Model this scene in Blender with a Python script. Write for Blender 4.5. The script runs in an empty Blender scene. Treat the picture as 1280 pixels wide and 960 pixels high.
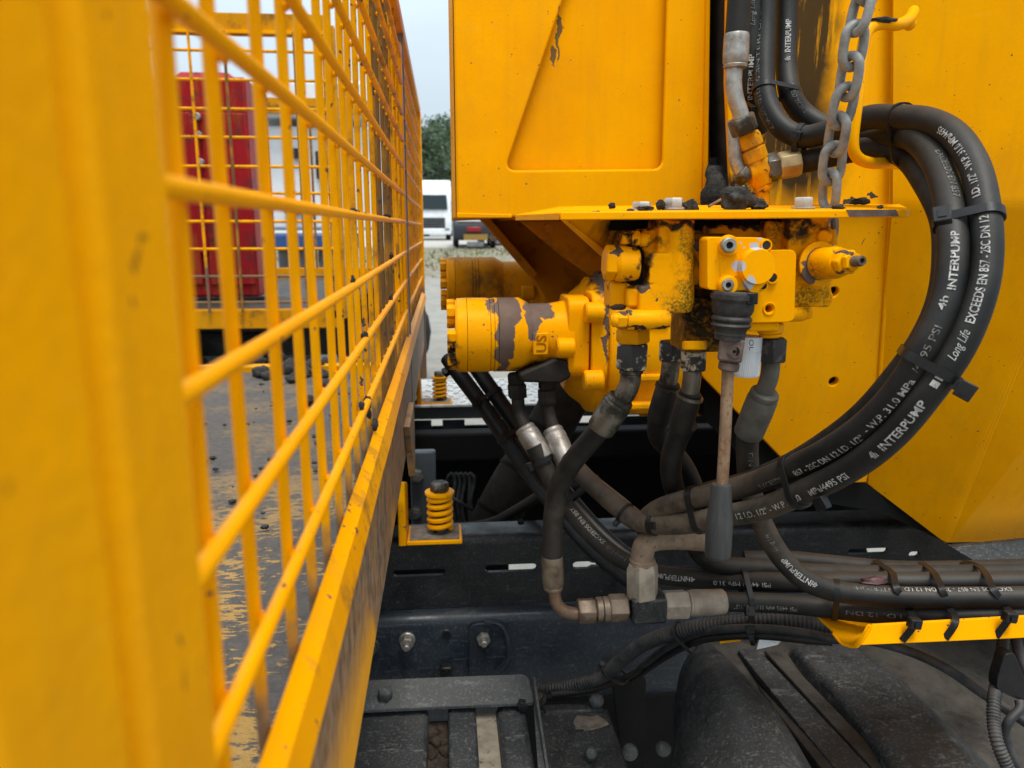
import bpy, bmesh, math, random
from mathutils import Vector, Matrix, noise
from mathutils.geometry import interpolate_bezier
rnd = random.Random(7)
scene = bpy.context.scene
COL = scene.collection

# ------------------------------------------------------------------ camera
CZ = 1.40                      # eye height above the yard
PITCH, YAW = math.radians(11.5), math.radians(4.96)
F = 960.0                      # focal length in photograph pixels (1280 wide)
camd = bpy.data.cameras.new('camera'); cam = bpy.data.objects.new('camera', camd); COL.objects.link(cam)
fwd = Vector((math.sin(YAW)*math.cos(PITCH), math.cos(YAW)*math.cos(PITCH), -math.sin(PITCH)))
rgt = Vector((math.cos(YAW), -math.sin(YAW), 0)); upv = rgt.cross(fwd)
CAM = Vector((0, 0, CZ))
cam.location = CAM
cam.rotation_euler = Matrix((rgt, upv, -fwd)).transposed().to_euler()
camd.sensor_width = 36; camd.lens = 27; camd.clip_start = 0.01; camd.clip_end = 3000
camd.dof.use_dof = True; camd.dof.focus_distance = 0.72; camd.dof.aperture_fstop = 11.0
scene.camera = cam
# ------------------------------------------------------------------ sky, sun, exposure
w = bpy.data.worlds.new('World'); scene.world = w; w.use_nodes = True
nt = w.node_tree; nt.nodes.clear()
SUN_EL, SUN_AZ = math.radians(69), math.radians(166)      # azimuth clockwise from +Y
sky = nt.nodes.new('ShaderNodeTexSky'); sky.sky_type = 'NISHITA'; sky.sun_disc = False
sky.sun_elevation = SUN_EL; sky.sun_rotation = SUN_AZ; sky.air_density = 1.0; sky.dust_density = 4.0; sky.ozone_density = 1.0
tc = nt.nodes.new('ShaderNodeTexCoord')
nz = nt.nodes.new('ShaderNodeTexNoise'); nz.inputs['Scale'].default_value = 2.2; nz.inputs['Detail'].default_value = 6
mp = nt.nodes.new('ShaderNodeMapping'); mp.inputs['Scale'].default_value = (1, 1, 2.6)
nt.links.new(tc.outputs['Generated'], mp.inputs[0]); nt.links.new(mp.outputs[0], nz.inputs['Vector'])
mr = nt.nodes.new('ShaderNodeMapRange'); mr.inputs[1].default_value = .3; mr.inputs[2].default_value = .7; mr.inputs[3].default_value = .72; mr.inputs[4].default_value = .96
nt.links.new(nz.outputs[0], mr.inputs[0])
mx = nt.nodes.new('ShaderNodeMix'); mx.data_type = 'RGBA'
nt.links.new(mr.outputs[0], mx.inputs[0]); nt.links.new(sky.outputs[0], mx.inputs[6]); mx.inputs[7].default_value = (4.9, 5.8, 6.4, 1)
bg = nt.nodes.new('ShaderNodeBackground'); bg.inputs[1].default_value = 0.1
wo = nt.nodes.new('ShaderNodeOutputWorld')
sx = nt.nodes.new('ShaderNodeSeparateXYZ'); nt.links.new(tc.outputs['Generated'], sx.inputs[0])
gz = nt.nodes.new('ShaderNodeMapRange'); gz.inputs[1].default_value = .1; gz.inputs[2].default_value = 1; gz.inputs[3].default_value = 1; gz.inputs[4].default_value = 2.4
nt.links.new(sx.outputs[2], gz.inputs[0])      # overcast sky: brighter overhead than at the horizon
vs_ = nt.nodes.new('ShaderNodeVectorMath'); vs_.operation = 'SCALE'; nt.links.new(mx.outputs[2], vs_.inputs[0]); nt.links.new(gz.outputs[0], vs_.inputs['Scale'])
nt.links.new(vs_.outputs[0], bg.inputs[0]); nt.links.new(bg.outputs[0], wo.inputs[0])
sd = bpy.data.lights.new('sun', 'SUN'); sd.energy = 2.0; sd.angle = math.radians(20); sd.color = (1, .96, .9)
so = bpy.data.objects.new('sun', sd); COL.objects.link(so)
sdir = Vector((math.sin(SUN_AZ)*math.cos(SUN_EL), math.cos(SUN_AZ)*math.cos(SUN_EL), math.sin(SUN_EL)))
so.rotation_euler = sdir.to_track_quat('Z', 'Y').to_euler(); so.location = (-4, -4, 8)
scene.view_settings.view_transform = 'Standard'; scene.view_settings.look = 'None'
scene.view_settings.exposure = 0.5; scene.view_settings.gamma = 1.0

# ------------------------------------------------------------------ places on the truck from sightings
def ray(px, py): return fwd + rgt*((px-640)/F) + upv*((480-py)/F)
def P(px, py, Y): d = ray(px, py); return CAM + d*(Y/d.y)
def PX(px, py, X): d = ray(px, py); return CAM + d*(X/d.x)
def PZ(px, py, Z): d = ray(px, py); return CAM + d*((Z-CZ)/d.z)
def S(n, Y): return n*Y/F*1.0                          # n photograph pixels at depth Y, in metres
def proj(p):
    v = p-CAM; z = v.dot(fwd); return (640+F*v.dot(rgt)/z, 480-F*v.dot(upv)/z)

# ------------------------------------------------------------------ materials
class NT:
    def __init__(s, name):
        s.m = bpy.data.materials.new(name); s.m.use_nodes = True; s.t = s.m.node_tree; s.t.nodes.clear()
        s.b = s.t.nodes.new('ShaderNodeBsdfPrincipled'); o = s.t.nodes.new('ShaderNodeOutputMaterial')
        s.t.links.new(s.b.outputs[0], o.inputs[0]); s.g = s.t.nodes.new('ShaderNodeNewGeometry'); s.P = s.g.outputs['Position']
    def put(s, sock, v):
        if isinstance(v, bpy.types.NodeSocket): s.t.links.new(v, sock)
        elif isinstance(v, (tuple, list)) and len(v) == 3 and len(sock.default_value) == 4: sock.default_value = (*v, 1)
        else: sock.default_value = v
    def noise(s, sc, det=3, vec=None, rough=.55, stretch=None):
        n = s.t.nodes.new('ShaderNodeTexNoise'); n.inputs['Scale'].default_value = sc; n.inputs['Detail'].default_value = det; n.inputs['Roughness'].default_value = rough
        v = vec or s.P
        if stretch: v = s.vm('MULTIPLY', v, stretch)
        s.t.links.new(v, n.inputs['Vector']); return n.outputs[0]
    def noisec(s, sc, det=2):
        n = s.t.nodes.new('ShaderNodeTexNoise'); n.inputs['Scale'].default_value = sc; n.inputs['Detail'].default_value = det
        s.t.links.new(s.P, n.inputs['Vector']); return n.outputs[1]
    def math(s, op, a, b=0.0, clamp=False):
        n = s.t.nodes.new('ShaderNodeMath'); n.operation = op; n.use_clamp = clamp; s.put(n.inputs[0], a); s.put(n.inputs[1], b); return n.outputs[0]
    def vm(s, op, a, b=(0, 0, 0), out=0):
        n = s.t.nodes.new('ShaderNodeVectorMath'); n.operation = op; s.put(n.inputs[0], a); s.put(n.inputs[1], b); return n.outputs[out]
    def rng(s, v, lo, hi, a=0.0, b=1.0):
        n = s.t.nodes.new('ShaderNodeMapRange'); s.put(n.inputs[0], v); n.inputs[1].default_value = lo; n.inputs[2].default_value = hi
        n.inputs[3].default_value = a; n.inputs[4].default_value = b; return n.outputs[0]
    def mix(s, f, a, b):
        n = s.t.nodes.new('ShaderNodeMix'); n.data_type = 'RGBA'; s.put(n.inputs[0], f); s.put(n.inputs[6], a); s.put(n.inputs[7], b); return n.outputs[2]
    def spot(s, c, r, warp=.012, wsc=60, edge=.06):
        v = s.vm('SUBTRACT', s.P, tuple(c)); nc = s.vm('SUBTRACT', s.noisec(wsc, 3), (.5, .5, .5))
        nc = s.vm('MULTIPLY', nc, (warp*2,)*3); v = s.vm('ADD', v, nc)
        v = s.vm('DIVIDE', v, tuple(r) if isinstance(r, (tuple, list, Vector)) else (r, r, r))
        return s.rng(s.vm('LENGTH', v, out=1), 1+edge, 1-edge)
    def z(s): 
        n = s.t.nodes.new('ShaderNodeSeparateXYZ'); s.t.links.new(s.g.outputs['Normal'], n.inputs[0]); return n.outputs[2]
    def pz(s, i=2):
        n = s.t.nodes.new('ShaderNodeSeparateXYZ'); s.t.links.new(s.P, n.inputs[0]); return n.outputs[i]
    def out(s, col, rough=.5, metal=0.0, bump=None, bs=.3, bd=.001, spec=None, coat=None, tint=None):
        s.put(s.b.inputs['Base Color'], col); s.put(s.b.inputs['Roughness'], rough); s.put(s.b.inputs['Metallic'], metal)
        if spec is not None: s.b.inputs['Specular IOR Level'].default_value = spec
        if tint: s.b.inputs['Specular Tint'].default_value = (*tint, 1)
        if coat: s.b.inputs['Coat Weight'].default_value = coat; s.b.inputs['Coat Roughness'].default_value = .25
        if bump is not None:
            n = s.t.nodes.new('ShaderNodeBump'); n.inputs['Strength'].default_value = bs; n.inputs['Distance'].default_value = bd
            s.t.links.new(bump, n.inputs['Height']); s.t.links.new(n.outputs[0], s.b.inputs['Normal'])
        return s.m

YEL = (.89, .372, .0)
def yellow(name, chips=.0, chipscale=90, dirt=.0, spots=(), under=(.045, .032, .028), rough=.42, col=YEL, moss=(), grime_and_shade=(), dirtcol=(.05, .04, .03), bare=(), dotty=.0, foot=None, grunge=.0, bmp=1.0, stain=()):
    n = NT(name)
    c = n.mix(n.rng(n.noise(9, 3), .35, .65), col, tuple(x*f for x, f in zip(col, (.93, .86, 1))))
    c = n.mix(n.rng(n.noise(300, 2), .4, .8, 0, .10), c, (.55, .24, .0))
    r = rough
    c = n.mix(n.math('MULTIPLY', n.rng(n.noise(25, 6, stretch=(1, 1, .25)), .5, .74), .14+dirt*.6), c, (.36, .18, .02))
    if dirt: 
        m = n.rng(n.noise(14, 8, rough=.7), .62-dirt*.32, .72-dirt*.12)
        c = n.mix(n.math('MULTIPLY', m, .85), c, dirtcol)
    if foot is not None:
        m = n.math('MULTIPLY', n.rng(n.math('ADD', n.pz(2), n.math('MULTIPLY', n.noise(40, 4), .05)), foot+.055, foot+.035), .9); c = n.mix(m, c, n.mix(n.noise(90, 4), (.07, .055, .045), (.15, .12, .10)))
    if grunge:
        m = n.rng(n.noise(70, 5, rough=.6, stretch=(1, 1, .05)), .52, .78, 0, .5*grunge); c = n.mix(m, c, (.50, .235, .01))
        m = n.rng(n.noise(6, 8, rough=.75), .5, .72, 0, .55*grunge); c = n.mix(m, c, (.48, .22, .015))
        m = n.rng(n.noise(55, 3, rough=.8, stretch=(.25, 1, 2.2)), .64, .68, 0, .10*grunge); c = n.mix(m, c, (.95, .48, .06))
        r = n.rng(n.noise(30, 6, rough=.7), .35, .7, rough-.1, rough+.2)
    for (ce, ra) in moss:
        m = n.math('MULTIPLY', n.spot(ce, ra, .02, 70, .45), n.rng(n.noise(420, 5, rough=.75), .38, .6)); c = n.mix(m, c, (.11, .085, .012))
    for (ce, ra) in stain:
        m = n.math('MULTIPLY', n.spot(ce, ra, .012, 40, .35), n.rng(n.noise(90, 5, rough=.65, stretch=(1, 1, .10)), .30, .46, .0, .96)); c = n.mix(m, c, n.mix(n.noise(60, 5, stretch=(1, 1, .2)), (.010, .0075, .0055), (.034, .025, .018)))
    for (ce, ra) in grime_and_shade:  # real grime, and shade painted under the shelf and into crevices
        m = n.math('MULTIPLY', n.spot(ce, ra, .018, 60, .3), n.rng(n.noise(120, 6, rough=.7), .3, .5)); c = n.mix(m, c, (.022, .018, .014))
    tot = None
    if chips: tot = n.rng(n.noise(chipscale, 6, rough=.6), .70-chips*.25, .705-chips*.25+.006)
    if dotty:
        d = n.rng(n.noise(230, 1), .77-dotty*.1, .785-dotty*.1); tot = d if tot is None else n.math('MAXIMUM', tot, d)
    for (ce, ra) in spots:
        m = n.spot(ce, ra); tot = m if tot is None else n.math('MAXIMUM', tot, m)
    h = n.noise(260, 3)
    if tot is not None:
        uc = n.mix(n.noise(60, 5), under, tuple(min(1, x*2.4+.01) for x in under)); c = n.mix(tot, c, uc)
        h = n.math('SUBTRACT', n.math('MULTIPLY', h, .35), n.math('MULTIPLY', tot, .8)); r = n.math('ADD', n.math('MULTIPLY', tot, .3), rough)
    for (ce, ra) in bare:
        m = n.spot(ce, ra, .002, 300, .1); c = n.mix(m, c, (.42, .43, .46))
    return n.out(c, r, bump=h, bs=.5, bd=.0006*bmp, spec=.15, tint=(1, .62, .12))

def generic(name, col, col2=None, rough=.5, metal=0.0, scale=60, lo=.4, hi=.65, bs=.3, bd=.0005, dust=0, dustcol=(.16, .135, .11), fine=None, rough2=None, det=5, stretch=None):
    n = NT(name); nn = n.noise(scale, det, rough=.65, stretch=stretch); f = n.rng(nn, lo, hi)
    c = n.mix(f, col, col2 or tuple(x*.6 for x in col)); rr = rough
    if rough2 is not None: rr = n.rng(f, 0, 1, rough, rough2)
    mt = metal
    if dust:
        d = n.math('MULTIPLY', n.rng(n.math('ADD', n.z(), n.rng(n.noise(30, 6, rough=.7), .3, .7, -.6, .6)), .0, 1.0), dust, True)
        c = n.mix(d, c, dustcol)
        if metal: mt = n.math('MULTIPLY', n.math('SUBTRACT', 1, d), metal)
        if not isinstance(rr, bpy.types.NodeSocket): rr = n.math('MAXIMUM', rr, n.math('MULTIPLY', d, .95))
    if fine:
        m = n.rng(n.noise(fine[0], 4, rough=.7), fine[1], fine[1]+.05); c = n.mix(m, c, fine[2])
    return n.out(c, rr, mt, bump=n.math('ADD', nn, n.math('MULTIPLY', n.noise(700, 2), .4)), bs=bs, bd=bd, spec=.28 if max(col) < .05 else None)

M = {}
def sooty(name, a, b, rough, dustc=(.12, .115, .105), dust=.25, speck=.5):
    n = NT(name); c = n.mix(n.rng(n.noise(12, 5, rough=.6), .35, .65), a, b)
    c = n.mix(n.math('MULTIPLY', n.rng(n.math('ADD', n.z(), n.rng(n.noise(26, 7, rough=.72), .3, .7, -.7, .7)), .0, 1.0), dust, True), c, dustc)
    c = n.mix(n.rng(n.noise(9, 8, rough=.75), .52, .75, 0, .35*speck), c, dustc)
    c = n.mix(n.rng(n.noise(300, 3, rough=.7), .56, .62, 0, .6*speck), c, (.17, .165, .155))
    c = n.mix(n.rng(n.noise(110, 5, rough=.8), .60, .63, 0, .7*speck), c, (.20, .19, .175))
    c = n.mix(n.rng(n.noise(60, 4, rough=.8, stretch=(.25, 1, 2.5)), .60, .63, 0, .55*speck), c, (.19, .19, .18))
    return n.out(c, n.rng(n.noise(24, 7, rough=.7), .35, .65, rough, rough+.3), bump=n.math('ADD', n.noise(30, 4), n.math('MULTIPLY', n.noise(380, 3), .35)), bs=.3, bd=.0008, spec=.36)
M['yellow'] = yellow('yellow_paint', dotty=.05)
M['yellow_fence'] = yellow('yellow_fence_paint', chips=.05, chipscale=110, dirt=.0, dotty=.12, foot=1.235)
M['yellow_bar_worn'] = yellow('worn_yellow_bar_paint', chips=.26, chipscale=90, dirt=.35, foot=1.235)
M['yellow_mount'] = yellow('yellow_mount_paint', chips=.12, chipscale=80, dirt=.1, dotty=.2)
M['bar_muddy'] = yellow('muddy_bar_paint', chips=.3, dirt=1.7, dirtcol=(.055, .044, .036))
M['yellow_kick'] = yellow('yellow_kickboard_paint', chips=.16, chipscale=110, dirt=.2, dotty=.3)
M['yellow_dark'] = yellow('yellow_paint_dusty', col=(.60, .25, .004), dirt=.35, rough=.6, dirtcol=(.07, .045, .02))
M['yellow_panel_mud'] = None
n = NT('muddy_yellow_panel')
a_ = n.rng(n.noise(11, 7, rough=.6, stretch=(1, .7, .35)), .47, .56); b_ = n.rng(n.noise(70, 6, rough=.7, stretch=(1, 1, .3)), .42, .62)
far_ = n.rng(n.pz(1), .35, .85, -.25, .8); top_ = n.rng(n.pz(2), 1.13, 1.185, 0, 1.3)
mk = n.math('MULTIPLY', n.math('ADD', n.math('ADD', a_, far_), top_, True), n.rng(b_, 0, 1, .75, 1), True)
M['yellow_panel_mud'] = n.out(n.mix(mk, n.mix(n.noise(40), YEL, (.6, .26, .005)), n.mix(n.rng(n.noise(90, 6), .4, .6), (.085, .062, .047), (.19, .145, .115))), .6, bump=n.noise(160, 6), bs=.6, bd=.001)
M['rubber'] = generic('hose_rubber', (.005, .005, .005), (.011, .010, .0095), rough=.5, scale=40, bs=.35, bd=.0004, dust=.18, dustcol=(.11, .095, .075), fine=(900, .70, (.10, .09, .08)))
M['rubber_dusty'] = generic('dusty_hose_rubber', (.032, .026, .020), (.075, .06, .043), rough=.8, scale=45, bs=.4, bd=.0005, dust=.7, dustcol=(.17, .135, .095), fine=(500, .66, (.02, .018, .015)))
M['rubber_dark'] = generic('old_hose_rubber', (.005, .0045, .004), (.014, .011, .008), rough=.6, scale=50, dust=.25, dustcol=(.10, .08, .06))
M['plastic'] = generic('black_nylon', (.006, .006, .0065), (.011, .011, .011), rough=.42, scale=80, dust=.03)
M['conduit'] = generic('grey_conduit_plastic', (.016, .017, .019), (.03, .03, .03), rough=.55, scale=60, dust=.3)
M['steel'] = generic('zinc_plated_steel', (.42, .40, .37), (.20, .18, .15), rough=.38, metal=.85, scale=70, rough2=.6, dust=.25, dustcol=(.25, .21, .16))
M['steel_dirty'] = generic('dirty_plated_steel', (.15, .135, .11), (.035, .030, .022), rough=.35, metal=.7, scale=45, lo=.44, hi=.58, rough2=.6, dust=.08, dustcol=(.16, .13, .08), fine=(420, .66, (.32, .27, .16)))
M['steel_brown'] = generic('oxidised_brown_steel', (.07, .042, .027), (.17, .125, .085), rough=.5, metal=.45, scale=50, lo=.42, hi=.6, dust=.15, dustcol=(.22, .17, .12))
M['steel_dark'] = generic('dark_oily_steel', (.035, .033, .032), (.10, .09, .075), rough=.5, metal=.4, scale=90, lo=.5, hi=.62)
M['nut_worn'] = generic('nut_with_worn_zinc', (.035, .035, .037), (.50, .43, .30), rough=.55, metal=.15, scale=55, lo=.5, hi=.55, bs=.6, bd=.0007, det=8)
M['rust'] = generic('rusty_rod_steel', (.14, .075, .038), (.25, .165, .095), rough=.8, scale=120, stretch=(1, 1, .3), bs=.8, bd=.0006, fine=(220, .56, (.16, .065, .025)))
M['brown_cast'] = generic('brown_primer_casting', (.085, .052, .04), (.13, .09, .07), rough=.7, scale=90, bs=.5)
M['galv'] = generic('galvanised_chain_steel', (.27, .265, .25), (.17, .16, .145), rough=.55, metal=.25, scale=120, bs=.5, bd=.0005, fine=(260, .68, (.08, .06, .045)))
M['bolt'] = generic('bright_bolt_steel', (.50, .48, .44), (.38, .36, .33), rough=.45, metal=.45, scale=150)
M['chassis'] = generic('blue_black_chassis_paint', (.013, .019, .028), (.022, .028, .036), rough=.33, scale=14, dust=.10, dustcol=(.13, .125, .12), fine=(330, .655, (.15, .14, .13)), rough2=.6)
M['chassis_black'] = generic('black_subframe_paint', (.005, .0055, .007), (.011, .011, .012), rough=.4, scale=18, dust=.22, dustcol=(.14, .125, .105), fine=(260, .70, (.11, .095, .08)))
M['chassis'] = sooty('blue_black_chassis_steel', (.009, .0145, .023), (.017, .024, .033), .27, dust=.08, speck=.25)
M['chassis_black'] = sooty('black_subframe_steel', (.003, .0036, .005), (.007, .0075, .009), .30, dust=.10, speck=.22)
M['interior'] = generic('shade_black_interior', (.0025, .0025, .0025), (.005, .0048, .0045), rough=.9, scale=20)  # near-black: shade of holes, gaps and underbody put into the colour
M['pipe_dark'] = generic('dirty_exhaust_lagging', (.016, .012, .009), (.03, .023, .017), rough=.85, scale=40)
def scratched(name, a, b, dustc, dustlo, scr=(.30, .28, .26)):
    n = NT(name); nn = n.noise(22, 7, rough=.65)
    c = n.mix(n.rng(nn, .38, .62), a, b)
    c = n.mix(n.rng(n.noise(9, 8, rough=.72), dustlo, dustlo+.18, 0, .8), c, dustc)
    s1 = n.rng(n.noise(60, 4, rough=.8, stretch=(3.2, .35, 1)), .63, .68); s2 = n.rng(n.noise(230, 4, rough=.8), .62, .66)
    c = n.mix(n.math('MULTIPLY', n.math('MAXIMUM', s1, s2), .5), c, scr)
    return n.out(c, n.rng(nn, .3, .7, .42, .75), bump=n.math('ADD', nn, n.math('MULTIPLY', n.noise(300, 4), .4)), bs=.5, bd=.002)
M['guard'] = scratched('scuffed_black_plastic_guard', (.007, .008, .010), (.016, .017, .019), (.085, .074, .058), .50)
M['guard_dusty'] = scratched('dusty_guard_floor', (.015, .013, .011), (.036, .031, .025), (.062, .053, .042), .42, (.11, .10, .08))
M['bracket_grey'] = scratched('scuffed_grey_bracket', (.032, .034, .036), (.06, .06, .06), (.11, .10, .085), .5)
M['cover'] = sooty('dusty_grey_black_cover', (.014, .017, .020), (.028, .032, .036), .36, dust=.2, speck=.9)
M['guard'] = sooty('scuffed_black_plastic', (.007, .0085, .010), (.016, .018, .021), .36, dust=.26, dustc=(.10, .093, .08), speck=.6)
M['bracket_grey'] = sooty('scuffed_grey_bracket_steel', (.04, .044, .046), (.075, .078, .078), .40, dust=.2, speck=.9)
M['beige'] = generic('beige_dirty_strip', (.34, .29, .22), (.22, .18, .13), rough=.8, scale=40, fine=(160, .63, (.03, .03, .028)))
M['oily_cast_and_shade'] = generic('oily_casting_and_shade', (.009, .007, .005), (.022, .017, .012), rough=.7, scale=60, dust=.05)  # oily castings; also paints shade into dark recesses
M['soil'] = generic('black_soil', (.022, .020, .018), (.06, .055, .048), rough=.95, scale=160, bs=.9, bd=.003)
M['soilbrown'] = generic('brown_soil', (.035, .025, .018), (.07, .05, .035), rough=.95, scale=120, bs=.9, bd=.003)
M['white_mark'] = generic('white_hose_print', (.46, .45, .42), (.22, .21, .195), rough=.7, scale=160, fine=(330, .56, (.05, .05, .05)), bs=0)
M['faint_mark'] = generic('rubbed_hose_print', (.20, .185, .16), (.06, .055, .05), rough=.7, scale=260, lo=.42, hi=.55, bs=0)
M['white_label'] = generic('white_sticker', (.62, .64, .66), (.48, .49, .50), rough=.6, scale=60, stretch=(1, 1, .2), fine=(120, .68, (.22, .15, .10)))
M['black_ink'] = generic('black_ink', (.02, .02, .02), rough=.7)
M['red'] = yellow('red_cabinet_paint', col=(.30, .004, .020), chips=.14, chipscale=22, dirt=.28, under=(.03, .02, .018), dirtcol=(.05, .03, .03))
M['red2'] = generic('red_lens', (.30, .008, .010), rough=.3)
M['whitepaint'] = generic('white_vehicle_paint', (.74, .76, .77), (.62, .64, .65), rough=.35, scale=3)
M['glass'] = generic('dark_glass', (.02, .03, .035), rough=.1)
M['tyre'] = generic('tyre_rubber', (.02, .02, .02), rough=.8)
M['blue'] = generic('blue_paint', (.02, .08, .24), rough=.4)
M['darkcar'] = generic('dark_grey_car_paint', (.03, .035, .042), rough=.3)
M['plate_y'] = generic('yellow_number_plate', (.34, .20, .03), rough=.4)
M['greymetal'] = generic('grey_metal', (.20, .20, .21), (.12, .12, .12), rough=.5, scale=10)
M['bark'] = generic('tree_bark', (.07, .055, .04), rough=.9, scale=8)
n = NT('tree_leaves'); M['leaf'] = n.out(n.mix(n.rng(n.noise(.9, 4), .35, .65), (.018, .045, .016), (.05, .09, .03)), .7)

# ------------------------------------------------------------------ objects
def link(o): COL.objects.link(o); return o
def thing(name, label, cat, loc, group=None):
    o = bpy.data.objects.new(name, None); link(o); o.location = loc; o.empty_display_size = .05
    o['label'] = label; o['category'] = cat
    if group: o['group'] = group
    return o
def tag(o, label=None, cat=None, group=None, kind=None):
    if label: o['label'] = label
    if cat: o['category'] = cat
    if group: o['group'] = group
    if kind: o['kind'] = kind
    return o
def root_of(o):
    off = Vector((0, 0, 0))
    while o is not None: off += o.location; o = o.parent
    return off
class MB:
    def __init__(s): s.v = []; s.f = []
    def add(s, vs, fs):
        k = len(s.v); s.v += [Vector(v) for v in vs]; s.f += [tuple(i+k for i in f) for f in fs]; return s
    def turned(s, p0, p1, prof, seg=20, rot=0.0, cap=True, squash=1.0):
        """prof: (t along p0->p1 as fraction, radius)"""
        p0, p1 = Vector(p0), Vector(p1); ax = (p1-p0); u = ax.normalized()
        a = u.orthogonal().normalized()
        if abs(u.dot(Vector((0, 0, 1)))) < .95: a = Vector((0, 0, 1)) - u*u.z; a.normalize()
        b = u.cross(a); vs = []; fs = []
        for (t, r) in prof:
            for k in range(seg):
                th = rot+2*math.pi*k/seg; vs.append(p0+ax*t+(a*math.cos(th)+b*math.sin(th)*squash)*r)
        for i in range(len(prof)-1):
            for k in range(seg):
                k2 = (k+1) % seg; fs.append((i*seg+k, i*seg+k2, (i+1)*seg+k2, (i+1)*seg+k))
        if cap:
            fs.append(tuple(range(seg-1, -1, -1))); e = (len(prof)-1)*seg; fs.append(tuple(range(e, e+seg)))
        return s.add(vs, fs)
    def cyl(s, p0, p1, r, seg=20, ch=.0, r1=None):
        L = (Vector(p1)-Vector(p0)).length or 1e-6; r1 = r if r1 is None else r1
        if ch: c = min(.45, ch/L); return s.turned(p0, p1, [(0, r-ch), (c, r), (1-c, r1), (1, r1-ch)], seg)
        return s.turned(p0, p1, [(0, r), (1, r1)], seg)
    def hexn(s, p0, p1, r, rot=.3):
        """hexagon nut, r = half across corners, chamfered"""
        L = (Vector(p1)-Vector(p0)).length; c = min(.3, r*.13/L)
        return s.turned(p0, p1, [(0, r*.90), (c, r), (1-c, r), (1, r*.90)], 6, rot)
    def tube(s, pts, r, seg=12, cap=True, closed=False, flat=1.0):
        n = len(pts); pts = [Vector(p) for p in pts]; vs = []; fs = []
        T = []
        for i in range(n):
            a = pts[(i-1) % n] if (i or closed) else pts[0]; b = pts[(i+1) % n] if (i < n-1 or closed) else pts[-1]
            T.append((b-a).normalized())
        N = T[0].orthogonal().normalized()
        for i in range(n):
            N = (N-T[i]*N.dot(T[i])).normalized(); B = T[i].cross(N); rr = r(i/(n-1)) if callable(r) else r
            for k in range(seg):
                th = 2*math.pi*k/seg; vs.append(pts[i]+(N*math.cos(th)+B*math.sin(th)*flat)*rr)
        m = n if closed else n-1
        for i in range(m):
            j = (i+1) % n
            for k in range(seg):
                k2 = (k+1) % seg; fs.append((i*seg+k, i*seg+k2, j*seg+k2, j*seg+k))
        if cap and not closed: fs.append(tuple(range(seg-1, -1, -1))); fs.append(tuple(range((n-1)*seg, n*seg)))
        return s.add(vs, fs)
    def box(s, c, d, R=None):
        c = Vector(c); x, y, z = [q/2 for q in d]; R = R or Matrix.Identity(3)
        vs = [c+R @ Vector((i*x, j*y, k*z)) for i in (-1, 1) for j in (-1, 1) for k in (-1, 1)]
        return s.add(vs, [(0, 1, 3, 2), (4, 6, 7, 5), (0, 4, 5, 1), (2, 3, 7, 6), (0, 2, 6, 4), (1, 5, 7, 3)])
    def prism(s, poly, ext):
        """polygon of 3-D points pushed along ext"""
        poly = [Vector(p) for p in poly]; n = len(poly); ext = Vector(ext)
        vs = poly+[p+ext for p in poly]
        fs = [tuple(range(n)), tuple(range(2*n-1, n-1, -1))]+[(i, i+n, (i+1) % n+n, (i+1) % n) for i in range(n)]
        return s.add(vs, fs)
    def sphere(s, c, r, u=12, v=8, sc=(1, 1, 1)):
        c = Vector(c); pr = []
        vs = [c+Vector((0, 0, r*sc[2]))]; fs = []
        for i in range(1, v):
            for k in range(u):
                a, b = math.pi*i/v, 2*math.pi*k/u; vs.append(c+Vector((r*sc[0]*math.sin(a)*math.cos(b), r*sc[1]*math.sin(a)*math.sin(b), r*sc[2]*math.cos(a))))
        vs.append(c-Vector((0, 0, r*sc[2]))); e = len(vs)-1
        for k in range(u): fs.append((0, 1+k, 1+(k+1) % u)); fs.append((e, e-u+(k+1) % u, e-u+k))
        for i in range(v-2):
            for k in range(u): fs.append((1+i*u+k, 1+(i+1)*u+k, 1+(i+1)*u+(k+1) % u, 1+i*u+(k+1) % u))
        return s.add(vs, fs)
    def build(s, name, m, parent=None, bevel=0, smooth=True, ang=35, remesh=0, sm=4, disp=0, tidy=True):
        off = root_of(parent) if parent else Vector((0, 0, 0))
        if parent is None:
            xs = [v.x for v in s.v]; ys = [v.y for v in s.v]; zs = [v.z for v in s.v]
            off = Vector(((min(xs)+max(xs))/2, (min(ys)+max(ys))/2, min(zs)))
        me = bpy.data.meshes.new(name); me.from_pydata([v-off for v in s.v], [], s.f); me.update()
        if tidy:
            bm = bmesh.new(); bm.from_mesh(me); bmesh.ops.recalc_face_normals(bm, faces=bm.faces); bm.to_mesh(me); bm.free()
        me.materials.append(M[m] if isinstance(m, str) else m)
        if smooth: me.shade_smooth(); me.set_sharp_from_angle(angle=math.radians(ang))
        o = bpy.data.objects.new(name, me); link(o)
        if parent: o.parent = parent
        else: o.location = off
        if bevel:
            b = o.modifiers.new('bevel', 'BEVEL'); b.width = bevel; b.segments = 2; b.limit_method = 'ANGLE'; b.angle_limit = math.radians(40); b.harden_normals = False
        if remesh:
            r = o.modifiers.new('remesh', 'REMESH'); r.mode = 'VOXEL'; r.voxel_size = remesh; r.use_smooth_shade = True
            q = o.modifiers.new('smooth', 'SMOOTH'); q.iterations = sm; q.factor = .6
            if disp:
                t = bpy.data.textures.get('lumps') or bpy.data.textures.new('lumps', 'CLOUDS'); t.noise_scale = .02; t.noise_depth = 3
                d = o.modifiers.new('disp', 'DISPLACE'); d.texture = t; d.strength = disp; d.mid_level = .5; d.texture_coords = 'LOCAL'
        return o

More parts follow.
